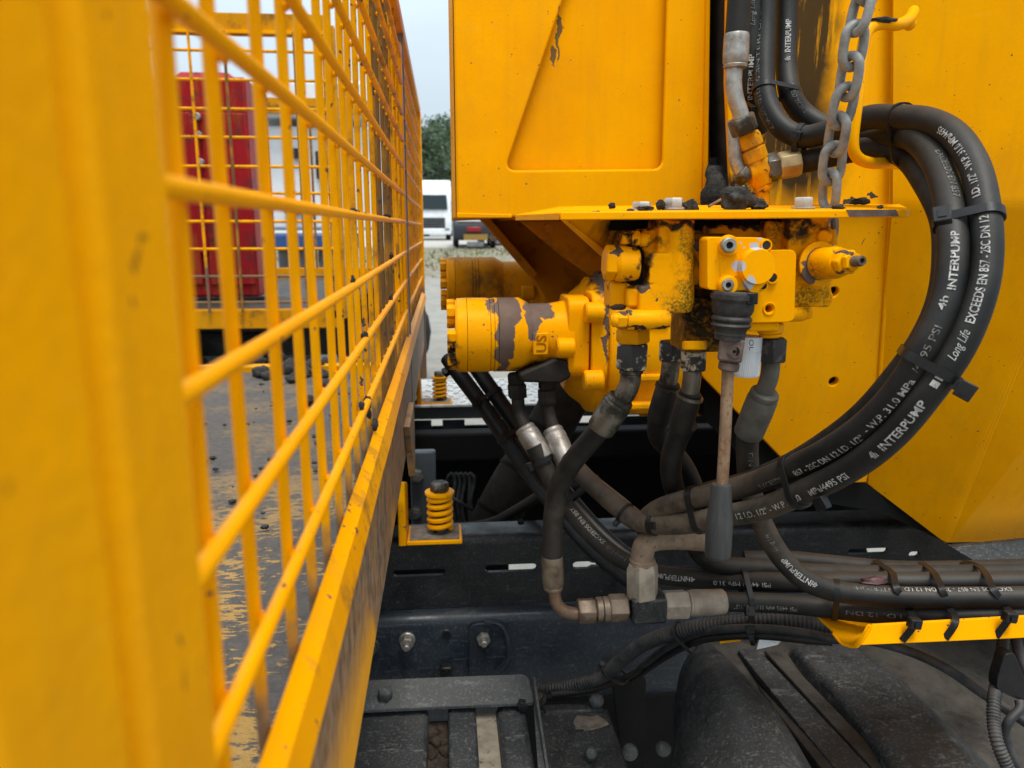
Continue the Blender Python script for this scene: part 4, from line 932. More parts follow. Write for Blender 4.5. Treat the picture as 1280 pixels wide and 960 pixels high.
    wu = [P(898, 266, W), P(914, 240, W), P(908, 100, W), P(916, -420, W), P(1122, -420, W), P(1114, 266, W)]
    plate(wu, [], (0, .010, 0), 'upper_wall', 'yellow_wall', t, bevel=.0015)
    wl = [onW(x_, y_) for x_, y_ in ((1114, 267), (1094, 560), (1083, 603), (1052, 604), (984, 580), (880, 473), (830, 400), (830, 300), (890, 300), (898, 267))]
    plate(wl, hole, nw*-.010, 'base_wall', 'yellow_wall', t, bevel=.0015)
    m = MB(); m.prism([onW(1026, 345, -.013), onW(1060, 345, -.013), onW(1060, 495, -.013), onW(1026, 495, -.013)], (0, .01, 0)); m.build('hole_backing', 'interior', t)
    # weld ridge at the fold
    m = MB(); m.tube(smoothpath(pix((1121, -300, W), (1118, 0, W-.001), (1113, 266, W-.001)), .01)+smoothpath([onW(1113, 268, .001), onW(1103, 420, .001), onW(1093, 560, .001)], .01), lambda f: .0028+.0006*noise.noise(Vector((f*60, 0, 0))), 8); m.build('weld_seam', 'yellow_wall', t)
    m = MB(); m.prism([P(930, 258, W-.004), P(1112, 258, W-.004), P(1112, 266, W-.004), P(930, 266, W-.004)], (0, .004, 0)); m.build('seam_strip', 'yellow_wall', t, bevel=.001)
    for px in (996, 1012): pass
    # side casing stepping toward the camera on the right
    p0, p1, p2 = P(1118, -420, W-.015), P(1093, 565, W-.003), P(1285, 430, .80); nn = (p1-p0).cross(p2-p0).normalized()
    def onA(px, py): r_ = ray(px, py); return CAM+r_*((p0-CAM).dot(nn)/r_.dot(nn))
    M0, M1 = onA(1116, 255), onA(1352, 255); q3 = P(1093, 565, W+.085); n2 = (M1-M0).cross(q3-M0).normalized()
    def onL(px, py): r_ = ray(px, py); return CAM+r_*((M0-CAM).dot(n2)/r_.dot(n2))
    a6, a7 = onL(1181, 678), M1; b3 = P(1500, 655, a6.y-.01); nb = (a7-a6).cross(b3-a6).normalized()
    def onB(px, py): r_ = ray(px, py); return CAM+r_*((a6-CAM).dot(nb)/r_.dot(nb))
    A = [p0, onA(1520, -420), onA(1520, 255), a7, a6, onL(1085, 605), M0, b3, onB(1235, 677)]
    m = MB(); m.add(A, [(0, 1, 2, 3, 6), (6, 3, 4, 5), (3, 2, 7, 8, 4)]); o = m.build('side_casing', 'yellow_wall', t, smooth=False)
    b = o.modifiers.new('b', 'BEVEL'); b.width = .007; b.segments = 4; b.limit_method = 'ANGLE'; b.angle_limit = math.radians(8); s = o.modifiers.new('plate', 'SOLIDIFY'); s.thickness = .006; s.offset = -1
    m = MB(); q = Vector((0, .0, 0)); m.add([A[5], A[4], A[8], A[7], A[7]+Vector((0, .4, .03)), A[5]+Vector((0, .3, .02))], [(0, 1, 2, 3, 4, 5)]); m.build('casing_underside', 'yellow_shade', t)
    # body of the base behind the wall
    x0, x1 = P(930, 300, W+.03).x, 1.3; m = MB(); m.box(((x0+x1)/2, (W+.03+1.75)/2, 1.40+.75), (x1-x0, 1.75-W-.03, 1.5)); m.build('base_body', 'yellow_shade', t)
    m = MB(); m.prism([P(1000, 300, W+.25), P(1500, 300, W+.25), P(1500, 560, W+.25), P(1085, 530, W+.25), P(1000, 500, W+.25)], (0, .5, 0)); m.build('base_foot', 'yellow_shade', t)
    # right-hand dark plate beneath casing
    m = MB(); m.prism([P(1190, 684, .90), P(1500, 655, .90), P(1500, 790, .82), P(1290, 745, .84)], (0, .008, 0)); m.build('splash_plate', 'guard', t)
    # dark diagonal strut behind lower hoses
    m = MB(); m.prism([P(880, 474, W+.10), P(985, 582, W+.10), P(1085, 606, W+.10), P(1200, 686, W+.10), P(1100, 640, W+.10), P(980, 620, W+.10), P(880, 520, W+.10)], (0, .05, 0)); m.build('lower_flange', 'interior', t)
    # gap behind the column
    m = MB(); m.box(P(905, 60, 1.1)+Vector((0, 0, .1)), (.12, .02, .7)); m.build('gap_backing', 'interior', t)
    m = MB(); m.prism([P(912, 245, W+.012), P(906, 100, W+.012), P(914, -420, W+.012), P(924, -420, W+.012), P(922, 245, W+.012)], (0, .06, 0)); m.build('wall_return', 'oily_cast_and_shade', t, bevel=.002)  # blackened to paint in the shade of the recess beside the column
    # ---- welded hose guide (round bar)
    g = smoothpath(pix((1142, 14, .70), (1136, 24, .665), (1122, 31, .655), (1100, 30, .655), (1084, 40, .652), (1077, 70, .648), (1071, 130, .642), (1066, 178, .640), (1072, 197, .642), (1090, 204, .652), (1112, 204, .67), (1150, 208, .76), (1160, 210, .83)), .003)
    m = MB(); m.tube(g, .0048, 14); m.build('hose_guide', 'yellow', t)
    p = P(1137, 30, .68); m = MB(); m.sphere(p, .0055, 10, 8); m.build('guide_weld', 'yellow', t)
    m = MB(); lump(m, P(1104, 26, .652), .0075, 3, (1.5, .6, .35)); m.build('chipped_patch', 'soil', t, ang=80)
    # ---- slew ring housing beside the motor
    axy = P(740, 418, 1.0); 
    def at(px, py=420, Y=1.0): return P(px, py, Y)
    c0 = at(700, 440, 1.0); 
    R = S(92, 1.0)
    def xp(px): return Vector((P(px, 430, 1.0).x, 1.0, P(765, 430, 1.0).z))
    m = MB(); a, b = xp(716), xp(850); L = (b-a).length
    def f(px): return (P(px, 430, 1.0).x-a.x)/L
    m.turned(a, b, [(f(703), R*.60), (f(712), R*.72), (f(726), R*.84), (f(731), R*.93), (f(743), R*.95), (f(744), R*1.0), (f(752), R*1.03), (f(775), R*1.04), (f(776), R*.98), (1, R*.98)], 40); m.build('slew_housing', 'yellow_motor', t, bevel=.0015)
    for k, (py, s) in enumerate(((352, 1), (398, 1), (470, 1), (505, 1))): 
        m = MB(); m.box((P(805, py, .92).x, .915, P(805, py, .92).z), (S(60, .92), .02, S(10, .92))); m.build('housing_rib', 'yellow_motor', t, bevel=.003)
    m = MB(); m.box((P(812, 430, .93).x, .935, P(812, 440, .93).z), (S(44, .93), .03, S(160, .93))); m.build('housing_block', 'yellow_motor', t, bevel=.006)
    # hanging block and rear foot
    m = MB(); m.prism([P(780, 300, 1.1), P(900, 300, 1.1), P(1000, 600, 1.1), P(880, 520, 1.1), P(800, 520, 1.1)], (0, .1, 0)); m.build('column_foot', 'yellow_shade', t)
M['yellow_shade'] = yellow('yellow_shaded_paint', col=(.42, .15, .004), dirt=.35, rough=.6, dirtcol=(.05, .03, .015))  # darker yellow with shade in the colour for sheltered parts, plus dirt
YM = .95
def em(px, py, rx, ry): return (P(px, py, YM-.04), (S(rx, YM), .06, S(ry, YM)))
M['yellow_motor'] = yellow('yellow_motor_paint', dotty=.25, rough=.40, bmp=1.8, grunge=.7, under=(.065, .045, .036), grime_and_shade=[sp(800, 290, .69, 60, 22, .12), sp(755, 330, .95, 14, 60, .1)],  # dark spot below the shelf is painted shade
    spots=[sp(753, 400, .93, 3, 55, .2), sp(757, 360, .93, 5, 30, .2), sp(745, 325, .93, 9, 15, .2)])
M['yellow_barrel'] = yellow('yellow_motor_barrel_paint', dotty=.3, rough=.36, bmp=1.5, grunge=.6, under=(.075, .052, .042), spots=[em(634, 385, 17, 26), em(630, 420, 12, 32), em(628, 448, 8, 14), em(676, 384, 20, 16), em(690, 376, 16, 7), em(668, 402, 9, 22), em(628, 463, 6, 6), em(613, 378, 4, 12)],
    grime_and_shade=[sp(682, 468, .92, 40, 17, .1), sp(700, 480, .93, 30, 25, .1), sp(563, 440, .95, 9, 30, .1)])
crane()

def motor(Y, ax_py, x_of, k, label, mt, bm, mirror=False, detail=True):
    """hydraulic motor lying along X; x_of maps photo px of the near motor"""
    def C(px): return Vector((x_of(px), Y, P(640, ax_py, Y).z))
    R = .0462*k
    t = thing('hydraulic_motor', label, 'hydraulic motor', C(640)-Z*R, 'hydraulic slewing motors')
    def T(p0, p1, prof, nm, m_=bm, seg=36, bev=0): m = MB(); m.turned(C(p0), C(p1), prof, seg); return m.build(nm, m_, t, bevel=bev)
    cap = T(569, 583, [(0, R*.93), (.2, R*.99), (1, R)], 'end_cap')
    T(583.6, 611, [(0, R), (1, R)], 'gear_ring'); T(611.6, 616, [(0, R*.985), (1, R*.985)], 'spacer_ring'); T(616.5, 621, [(0, R), (1, R)], 'spacer_ring')
    T(621.6, 664, [(0, R), (.12, R), (.62, R), (1, R*.80)], 'housing_barrel')
    T(662, 712, [(0, R*.83), (.5, R*.84), (.8, R*.9), (1, R*.9)], 'housing_neck')
    for i in range(7):
        th = 2*math.pi*i/7+.35; o = C(569)+Vector((0, math.cos(th), math.sin(th)))*R*.80
        m = MB(); m.hexn(o, o-X*.010, .0088*k, rot=th); m.build('cap_bolt', bm, cap)
    m = MB(); c = C(716); h = R*1.10
    ol = roundpoly([c+Vector((0, -h*.8, h*.95)), c+Vector((0, h*.8, h*.95)), c+Vector((0, h*.8, -h*1.0)), c+Vector((0, -h*.8, -h*1.0))], h*.35, 4)
    m.prism([v-X*.012*k for v in ol], (.026*k, 0, 0)); m.build('mounting_flange', mt, t, bevel=.002)
    m = MB(); m.prism([(v-c)*1.12+c+X*.016*k for v in ol], (.02*k, 0, 0)); m.build('backing_flange', mt, t, bevel=.002)
    for (dz, px) in ((.62, 722), (-1.0, 722)):
        o = C(px)+Vector((0, -h*.92, h*dz)); m = MB(); m.cyl(o, o+X*.024*k, .0125*k, 18, .002); m.build('flange_bolt', mt, t)
        o2 = o+X*.024*k; 
    o = C(690)+Vector((0, -R*.85, -R*.25)); m = MB(); m.cyl(o, o+X*.022*k, .0125*k, 18, .002); m.build('flange_bolt', mt, t)
    # cast plaque
    if detail:
        p = C(671)+Vector((0, -R*.845, -R*.14)); m = MB(); m.box(p, (.019, .004, .027)); b = m.build('cast_plaque', bm, t, bevel=.0015)
        vs, fs = text_mesh('US', .02); w_ = max(v.x for v in vs); q = MB(); q.add([p+Vector((.0065-v.y*.017, -.0024, -.0105+v.x/w_*.021)) for v in vs], fs); q.build('cast_letters', 'yellow_shade', b, smooth=False, tidy=False)
    # port block with two adapters underneath
    if detail:
        m = MB(); m.prism(roundpoly([P(648, 468, Y-.040), P(672, 458, Y-.040), P(696, 448, Y-.040), P(712, 452, Y-.040), P(714, 472, Y-.040), P(700, 480, Y-.040), P(652, 478, Y-.040)], .004), (0, .08, 0)); m.build('port_block', 'oily_cast_and_shade', t, bevel=.004)
    return t
motor(YM, 418, lambda px: P(px, 418, YM).x, 1.0, 'nearer bright yellow hydraulic motor with large brown patches of peeled paint', 'yellow_motor', 'yellow_barrel')
x0_ = P(558, 350, 1.30).x
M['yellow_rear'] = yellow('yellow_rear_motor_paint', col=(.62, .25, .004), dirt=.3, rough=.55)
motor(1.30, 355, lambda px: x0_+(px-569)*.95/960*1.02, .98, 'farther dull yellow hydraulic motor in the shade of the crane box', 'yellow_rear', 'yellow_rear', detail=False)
def slew_hub():
    c = Vector((P(682, 350, 1.28).x, 1.30, P(682, 352, 1.28).z)); t = thing('bearing_hub', 'dull yellow round bearing flange at the root of the farther motor', 'bearing hub', c-Z*.06)
    m = MB(); m.turned(c-X*.016, c+X*.10, [(0, .045), (.08, .058), (.2, .060), (.22, .066), (.3, .066), (.31, .05), (1, .05)], 30); m.build('hub', 'yellow_rear', t)
    for th in (.6, 1.4, 2.2): 
        o = c+Vector((-.012, -math.cos(th)*.05, math.sin(th)*.05)); m = MB(); m.hexn(o, o-X*.012, .008); m.build('hub_bolt', 'yellow_rear', t)
slew_hub()

# ================================================================== VALVE SHELF
def shelf():
    Yf = .600
    t = thing('valve_shelf', 'thin yellow steel shelf plate with bolts carrying the control valve', 'bracket', P(900, 266, .65))
    fr = lambda px, py, Y: P(px, py, Y)
    # plate tilts up slightly toward the back
    f0, f1 = P(700, 265, Yf), P(1139, 262, Yf); bk0, bk1 = P(716, 257.5, Yf+.13), P(1125, 255, Yf+.13)
    top = roundpoly([f0, f1, bk1, P(1050, 254, Yf+.13), P(1046, 258, Yf+.06), P(965, 258.5, Yf+.06), P(962, 255, Yf+.13), P(913, 255.3, Yf+.13), P(910, 255, Yf+.13), bk0], 0)
    top = [f0, P(1132, 262, Yf), P(1139, 261.8, Yf+.006), bk1, bk0]
    m = MB(); m.prism(top, (0, 0, -.0062)); m.build('plate', 'yellow_shelf', t, bevel=.0009)
    # left ear running back under the column
    m = MB(); m.prism([f0+Vector((-.0005, 0, -.0002)), bk0+Vector((-.0005, 0, -.0002)), P(700, 258, .83), P(644, 268.5, .83)], (0, 0, -.006)); m.build('plate_ear', 'yellow_shelf', t, bevel=.0008)
    m = MB(); m.prism([P(699, 277, Yf+.001), P(703, 272, Yf+.001), P(740, 272, Yf+.001), P(772, 318, Yf+.12), P(760, 322, Yf+.12)], (0, .005, 0)) if False else m.prism([P(699, 274, Yf+.002), P(704, 274, Yf+.002), P(806, 352, Yf+.15), P(786, 352, Yf+.15)], (.003, .003, 0)); m.build('brace', 'yellow_motor', t, bevel=.0008)
    m = MB(); m.prism([P(701, 273, Yf+.004), P(810, 273, Yf+.10), P(812, 348, Yf+.16), P(795, 345, Yf+.15)], (0, .004, 0)); m.build('side_gusset', 'yellow_motor', t)
    for px, py, h, lab in ((842, 262, 12, 'steel'), (802, 263, 8, 'steel_dirty'), (1004, 261, 12, 'bolt')):
        Y = Yf+.03; p = P(px, py, Y); m = MB(); m.turned(p, p+Z*.0016, [(0, .0098), (1, .0098)], 24); w_ = m.build('washer', 'bolt', t)
        m = MB(); m.hexn(p+Z*.0016, p+Z*(.0018+S(h, Y)*.95), .0080, rot=.35); m.build('bolt_head', 'bolt', w_)
    m = MB(); m.prism([P(1058, 262.2, Yf-.0004), P(1120, 261.9, Yf-.0004), P(1124, 270.3, Yf-.0004), P(1062, 271, Yf-.0004)], (0, .0008, 0)); m.build('bare_edge', 'brown_cast', t)
M['yellow_shelf'] = yellow('yellow_shelf_paint', dotty=.5, chips=.02, chipscale=140, rough=.4, under=(.06, .045, .03))
shelf()
for i, (px, py, Y, r, sc, lab) in enumerate([(923, 250, .625, 16, (1.2, .8, .95), 'large grey clod of soil on the yellow shelf left of the right bolt'),
      (948, 256, .625, 10, (1.1, .8, .75), 'smaller clod of soil touching the large one on the shelf'), (826, 256, .625, 7, (.8, .8, .8), 'dark clod just left of the middle bolt head on the shelf'),
      (863, 258, .625, 9.5, (1.0, .8, .8), 'dark clod just right of the middle bolt head on the shelf'), (765, 257, .65, 4.5, (1, .8, .8), 'small dark crumb of soil near the left end of the shelf'),
      (806, 261, .615, 8, (1.2, .8, .5), 'clod of soil sitting on the left bolt head of the shelf'), (788, 263, .612, 3.5, (1.3, 1, .5), 'tiny flat crumb left of the left bolt on the shelf'), (1048, 259, .62, 7, (1.1, .7, .5), 'dark crumb of soil at the foot of the chain'),
      (1076, 252, .70, 8, (1.5, .7, .5), 'dark soil crumb right of the chain on the back of the shelf'), (1100, 259, .62, 4, (1, .7, .6), 'little crumb of soil on the bare edge end of the shelf'), (745, 265.5, .603, 5, (1.4, .5, .4), 'flat crumb on the front left edge of the shelf'),
      (900, 240, .90, 26, (1, .5, 1.0), 'big pile of black soil wedged in the gap beside the crane column'), (893, 222, .93, 18, (.8, .5, 1.2), 'upper clod of the black soil in the gap beside the column'), (938, 262, .66, 8, (2.6, .6, .35), 'thin smear of soil behind the clods on the shelf')]):
    m = MB(); lump(m, P(px, py, Y), S(r, Y), 60+i, sc, 18, 12); tag(m.build('soil_clod', 'soil', ang=80), lab, 'soil clod', 'clods of soil on and above the shelf')
m = MB(); m.tube(pix((886, 258, .66), (930, 233, .69)), .0012, 8); tag(m.build('twig', 'rust'), 'thin straight twig poking out of the soil on the shelf', 'twig')

# ================================================================== CONTROL VALVE
V = .62
M['yellow_valve'] = yellow('yellow_valve_paint', rough=.33, bmp=2.2, grunge=.5, dotty=.12, under=(.05, .034, .026),
    moss=[((P(859, 335, V-.0)), (S(13, V), .05, S(66, V))), (P(848, 378, V), (S(26, V), .05, S(18, V))), (P(1010, 372, V), (S(40, V), .04, S(10, V))), (P(985, 290, V), (S(36, V), .03, S(14, V))), (P(1018, 335, V-.02), (S(14, V), .03, S(16, V)))],
    grime_and_shade=[(P(900, 277, V+.01), (S(170, V), .06, S(8, V))), (P(803, 334, V+.01), (S(8, V), .05, S(24, V))), (P(790, 352, V), (S(30, V), .05, S(4, V))), (P(800, 414, V), (S(50, V), .05, S(3, V))), (P(790, 303, V+.01), (S(34, V), .05, S(4, V))), (P(880, 320, V+.02), (S(17, V), .05, S(60, V))), (P(884, 400, V+.03), (S(34, V), .05, S(38, V))), (P(920, 276, V+.03), (S(70, V), .05, S(8, V))), (P(985, 285, V+.03), (S(14, V), .04, S(22, V)))],  # shade painted in under the shelf and, with dirt, in crevices
    spots=[sp(806, 358, V, 9, 10, .05), sp(776, 388, V, 13, 5, .05), sp(770, 305, V, 5, 12, .05), sp(882, 330, V, 5, 34, .02), sp(877, 308, V, 6, 10, .02)])
M['oily'] = yellow('oily_yellow_paint', rough=.35, col=(.40, .17, .005), grime_and_shade=[(P(884, 395, V+.03), (S(60, V), .2, S(60, V)))], dirt=.5, dirtcol=(.02, .016, .012))
M['yellow_lever_box'] = yellow('yellow_lever_housing_paint', rough=.34, under=(.05, .034, .026), bare=[(P(946, 308, V-.035), (S(6, V), .03, S(4.5, V))), (P(927, 333, V-.04), (S(7, V), .03, S(6.5, V))), (P(940, 354, V-.04), (S(6, V), .03, S(9, V))), (P(925, 304, V-.03), (S(2.4, V), .03, S(1.8, V))), (P(950, 299, V-.03), (S(3, V), .03, S(1.6, V))), (P(954, 309, V-.03), (S(3, V), .03, S(1.2, V))), (P(931, 309, V-.03), (S(1.6, V), .03, S(1.4, V)))],
    spots=[sp(884, 325, V-.01, 2.6, 32, .02), sp(886, 350, V-.01, 3, 14, .02)])
def valve():
    t = thing('control_valve', 'yellow hydraulic control valve block with moss and chipped paint under the shelf', 'control valve', P(900, 430, V))
    def bx(px0, py0, px1, py1, Y, d, mb=None):
        a, b = P(px0, py0, Y), P(px1, py1, Y); m = mb or MB(); m.box(((a.x+b.x)/2, Y+d/2, (a.z+b.z)/2), (abs(b.x-a.x), d, abs(b.z-a.z))); return m
    vox = .0011
    # left inlet section: one casting
    m = bx(824, 274, 864, 385, V, .05); bx(812, 316, 850, 391, V-.006, .045, m); bx(800, 358, 852, 391, V-.006, .04, m); m.turned(P(848, 390, V+.004), P(848, 276, V+.004), [(0, S(17, V)), (.1, S(20, V)), (.9, S(19, V)), (1, S(17, V))], 24); 
    p = P(846, 330, V+.01); m.cyl(P(845, 276, V+.008), P(845, 380, V+.008), S(20, V), 24)
    bx(803, 286, 832, 312, V+.01, .03, m)
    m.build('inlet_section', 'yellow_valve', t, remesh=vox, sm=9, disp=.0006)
    # black gap plate and plug to the left
    bx(790, 306, 814, 356, V+.012, .02).build('plug_recess', 'interior', t)
    a = P(768, 330, V+.004); b = P(797, 330, V+.004); m = MB(); m.turned(a, b, [(0, S(20, V)), (.15, S(23, V)), (.85, S(21, V)), (1, S(19, V))], 26); pl = m.build('side_plug', 'yellow_valve', t)
    m = MB(); m.hexn(P(755, 328, V+.004), P(770, 328.5, V+.004), S(22.5, V), rot=.0); m.build('plug_hexagon', 'yellow_valve', pl, bevel=.0008)
    m = MB(); m.hexn(P(776, 298.5, V+.006), P(787, 298.5, V+.006), S(8, V)); m.build('adjuster_nut', 'yellow_valve', t); m = MB(); m.hexn(P(788.5, 298.5, V+.006), P(799, 298.5, V+.006), S(10, V)); m.build('adjuster_nut', 'yellow_valve', t)
    m = MB(); m.cyl(P(799, 300, V+.006), P(812, 300, V+.006), S(9, V), 18, .001); m.build('adjuster_neck', 'yellow_valve', t)
    m = bx(764, 352, 784, 388, V+.008, .03); m.build('side_block', 'yellow_valve', t, bevel=.003)
    m = bx(784, 361, 800, 384, V+.0, .03); m.build('side_block', 'yellow_valve', t, bevel=.002)
    # spool cap lying under it
    m = MB(); m.turned(P(783, 400, V-.004), P(836, 399, V-.004), [(0, S(12, V)), (.03, S(13, V)), (.9, S(12.5, V)), (1, S(10, V))], 24); sc = m.build('spool_cap', 'yellow_valve', t)
    m = MB(); m.hexn(P(771, 400, V-.004), P(783.3, 400, V-.004), S(11.5, V), rot=.2); m.build('cap_hexagon', 'yellow_valve', sc); m = MB(); m.turned(P(763, 400, V-.004), P(771.3, 400, V-.004), [(0, S(5, V)), (.4, S(9, V)), (1, S(9.5, V))], 18); m.build('cap_nose', 'yellow_valve', sc)
    # central body, oily
    m = bx(862, 292, 905, 440, V+.026, .045); m.cyl(P(884, 398, V+.02), P(884, 398, V+.06), S(27, V), 24); m.build('valve_body', 'oily', t, remesh=.0013, sm=4, disp=.001)
    m = MB(); c = P(880, 393, V+.006); 
    for q, (dy, r) in enumerate(((0, 21), (-.004, 15), (-.008, 9))): m.turned(c+Yv*(.02+dy), c+Yv*(.012+dy), [(0, S(r, V)), (1, S(r-1.5, V))], 28)
    m.build('core_plug', 'oily', t)
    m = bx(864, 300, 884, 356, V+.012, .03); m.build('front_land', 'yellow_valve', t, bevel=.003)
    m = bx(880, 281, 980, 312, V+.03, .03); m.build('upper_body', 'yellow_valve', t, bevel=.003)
    m = bx(764, 273, 992, 288, V+.034, .02); m.build('shade_strip', 'interior', t)  # black strip added to stand in for shade under the shelf
    # port necks at the bottom
    m = MB(); m.cyl(P(868, 437, V+.005), P(868, 426, V+.006), S(16, V), 24, .001); m.build('port_boss', 'yellow_valve', t)
    # end section
    m = bx(988, 268, 1028, 383, V+.006, .045); bx(960, 340, 1038, 384, V+.008, .04, m); m.cyl(P(1028, 372, V+.01), P(1028, 372, V+.045), S(13, V), 20); m.build('end_section', 'yellow_valve', t, remesh=vox, sm=5, disp=.0006)
    m = bx(958, 276, 1000, 345, V+.02, .03); m.build('section_joint', 'yellow_valve', t, bevel=.003)
    # flat plate
    def pl_(pts, r, Y, d, nm, mt='yellow_lever_box', holes=()): return plate(roundpoly([P(a, b, Y) for a, b in pts], r, 6), [circle3(P(a, b, Y), S(rr, Y), Yv, 16) for a, b, rr in holes], (0, d, 0), nm, mt, t, bevel=.0008)
    pl_([(930, 404), (930, 313), (996, 312), (993, 400), (985, 403)], [.001, .001, .006, .006, .004], V-.012, .014, 'cover_plate', holes=((961.5, 386, 5),))
    bx(950, 376, 972, 396, V+.001, .004).build('hole_floor', 'oily_cast_and_shade', t)
    m = MB(); m.tube([p for p in circle3(P(961.5, 386, V-.0125), S(7.5, V), Yv, 24)], .0006, 6, closed=True); m.build('hole_rim', 'yellow_lever_box', t)
    # lever housing
    hb = pl_([(884, 296), (955, 297), (964, 303), (966, 345), (957, 352), (942, 363), (908, 364), (884, 362)], [.004, .006, .006, .006, .004, .004, .003, .003], V-.030, .020, 'lever_housing', holes=((959, 307, 4.5), (964, 348, 5)) and ())
    m = MB(); c = P(944, 333, V-.030); m.turned(c, c-Yv*.007, [(0, S(23, V)), (.8, S(21.5, V)), (1, S(20.5, V))], 36); m.build('round_boss', 'yellow_lever_box', hb, ang=50)
    m = MB(); c = P(910, 307, V-.030); m.turned(c, c-Yv*.006, [(0, S(13, V)), (.7, S(12, V)), (1, S(11, V))], 24); m.build('screw_boss', 'yellow_lever_box', hb)
    m = MB(); c = P(908, 356, V-.030); m.turned(c, c-Yv*.007, [(0, S(12.5, V)), (.7, S(11.5, V)), (1, S(10, V))], 24); m.build('screw_boss', 'yellow_lever_box', hb)
    m = MB(); m.prism([P(900, 318, V-.0305), P(922, 318, V-.0305), P(930, 330, V-.0305), P(924, 346, V-.0305), P(900, 347, V-.0305)], (0, .001, 0)); m.build('shallow_recess', 'yellow_lever_box', hb, bevel=.0004)
    m = MB(); m.prism(roundpoly([P(925, 348, V-.03), P(935, 343, V-.03), P(958, 351, V-.03), P(944, 366, V-.03), P(936, 366, V-.03)], .002), (0, -.004, 0)); m.build('lower_web', 'yellow_lever_box', hb, bevel=.001)
    for (px, py, r) in ((910.5, 306.5, 9), (909, 356, 7.5)):
        c = P(px, py, V-.0365); m = MB(); m.turned(c+Yv*.004, c-Yv*.003, [(0, S(r, V)), (.85, S(r, V)), (1, S(r*.86, V)), (1, S(r*.48, V)), (.72, S(r*.45, V))], 28); s = m.build('socket_screw', 'steel', t)
        m = MB(); m.turned(c-Yv*.0004, c-Yv*.0016, [(0, S(r*.5, V)), (1, S(r*.5, V))], 6, .3); m.build('hex_socket', 'interior', s)
    for (px, py, r) in ((957.5, 306.5, 5.5), (965, 347, 6), (953, 357, 5)):
        c = P(px, py, V-.030 if px < 960 else V-.0135); m = MB(); m.turned(c, c-Yv*.0015, [(0, S(r+2.2, V)), (1, S(r+1.4, V)), (1, S(r, V)), (.3, S(r*.9, V))], 20); h = m.build('bolt_hole_rim', 'yellow_lever_box', t)
        m = MB(); m.turned(c-Yv*.0004, c-Yv*.0012, [(0, S(r*.9, V)), (1, S(r*.9, V))], 16); m.build('bore', 'oily_cast_and_shade', h)
    # blocks beneath the plate
    m = bx(936, 403, 974, 414, V-.008, .03); m.build('lower_block', 'yellow_lever_box', t, bevel=.0015)
    m = MB(); m.cyl(P(963, 416, V+.01), P(963, 404, V+.01), S(17, V), 24, .001); m.build('port_boss', 'yellow_valve', t); m = MB(); m.cyl(P(963, 421, V+.01), P(963, 416, V+.01), S(14.5, V), 24, .001); m.build('port_ring', 'yellow_valve', t)
    m = MB(); m.turned(P(980, 394, V+.004), P(1005, 392, V+.004), [(0, S(9, V)), (.8, S(10, V)), (1, S(9, V))], 22); b = m.build('lower_plug', 'yellow_valve', t); m = MB(); m.hexn(P(1005, 392, V+.004), P(1013, 391.5, V+.004), S(8.5, V)); m.build('plug_head', 'yellow_valve', b)
    # round flange with adjuster cartridge pointing toward the lower right
    d = (P(1076, 328, V-.055)-P(1018, 332, V+.004)).normalized(); c = P(1022, 330, V-.002)
    m = MB(); m.turned(c, c+d*.004, [(0, S(27, V)), (.3, S(28.5, V)), (.8, S(28.5, V)), (1, S(27, V))], 36); fl = m.build('cartridge_flange', 'yellow_flange', t, ang=50)
    cc = c+d*.004
    m = MB(); m.turned(cc, cc+d*.0035, [(0, S(21, V)), (1, S(20, V))], 32); m.build('bare_ring', 'brown_cast', fl)
    m = MB(); m.turned(cc+d*.001, cc+d*.028, [(0, S(20.5, V)), (.5, S(19.5, V)), (.7, S(20, V)), (1, S(17, V))], 32); m.build('cartridge_barrel', 'yellow_cart', fl)
    m = MB(); m.hexn(cc+d*.028, cc+d*.037, S(16.5, V), rot=.5); m.build('cartridge_hexagon', 'yellow_cart', fl, bevel=.001)
    m = MB(); m.hexn(cc+d*.0372, cc+d*.043, S(12.5, V), rot=.1); m.build('lock_nut', 'yellow_cart', fl)
    m = MB(); m.turned(cc+d*.043, cc+d*.053, [(0, S(6.5, V)), (.8, S(6.5, V)), (1, S(5.5, V)), (1, S(3.2, V)), (.8, S(3, V))], 18); m.build('adjuster_screw', 'steel_brown', fl)
    m = MB(); m.turned(cc+d*.049, cc+d*.0519, [(0, S(3.2, V)), (1, S(3.2, V))], 6); m.build('hex_socket', 'interior', fl)
    m = MB(); m.cyl(P(1031, 290, V+.02), P(1031, 296, V-.0), S(9, V), 18, .001); m.build('rear_fitting', 'yellow_valve', t)
    m = MB(); m.turned(P(1036, 287, V+.03), P(1036, 306, V+.03), [(0, S(9, V)), (1, S(11, V))], 18); m.build('rear_fitting', 'yellow_valve', t)
M['yellow_flange'] = yellow('yellow_flange_paint', rough=.38, spots=[(P(1002, 348, V), (S(14, V), .05, S(22, V)))], under=(.07, .048, .042))
M['yellow_cart'] = yellow('yellow_cartridge_paint', rough=.38, chips=.12, chipscale=120, moss=[(P(1022, 338, V-.01), (S(14, V), .02, S(16, V)))], spots=[(P(1062, 315, V-.05), (S(11, V), .02, S(4, V))), (P(1063, 341, V-.055), (S(4, V), .02, S(6, V)))], under=(.05, .035, .025))
valve()

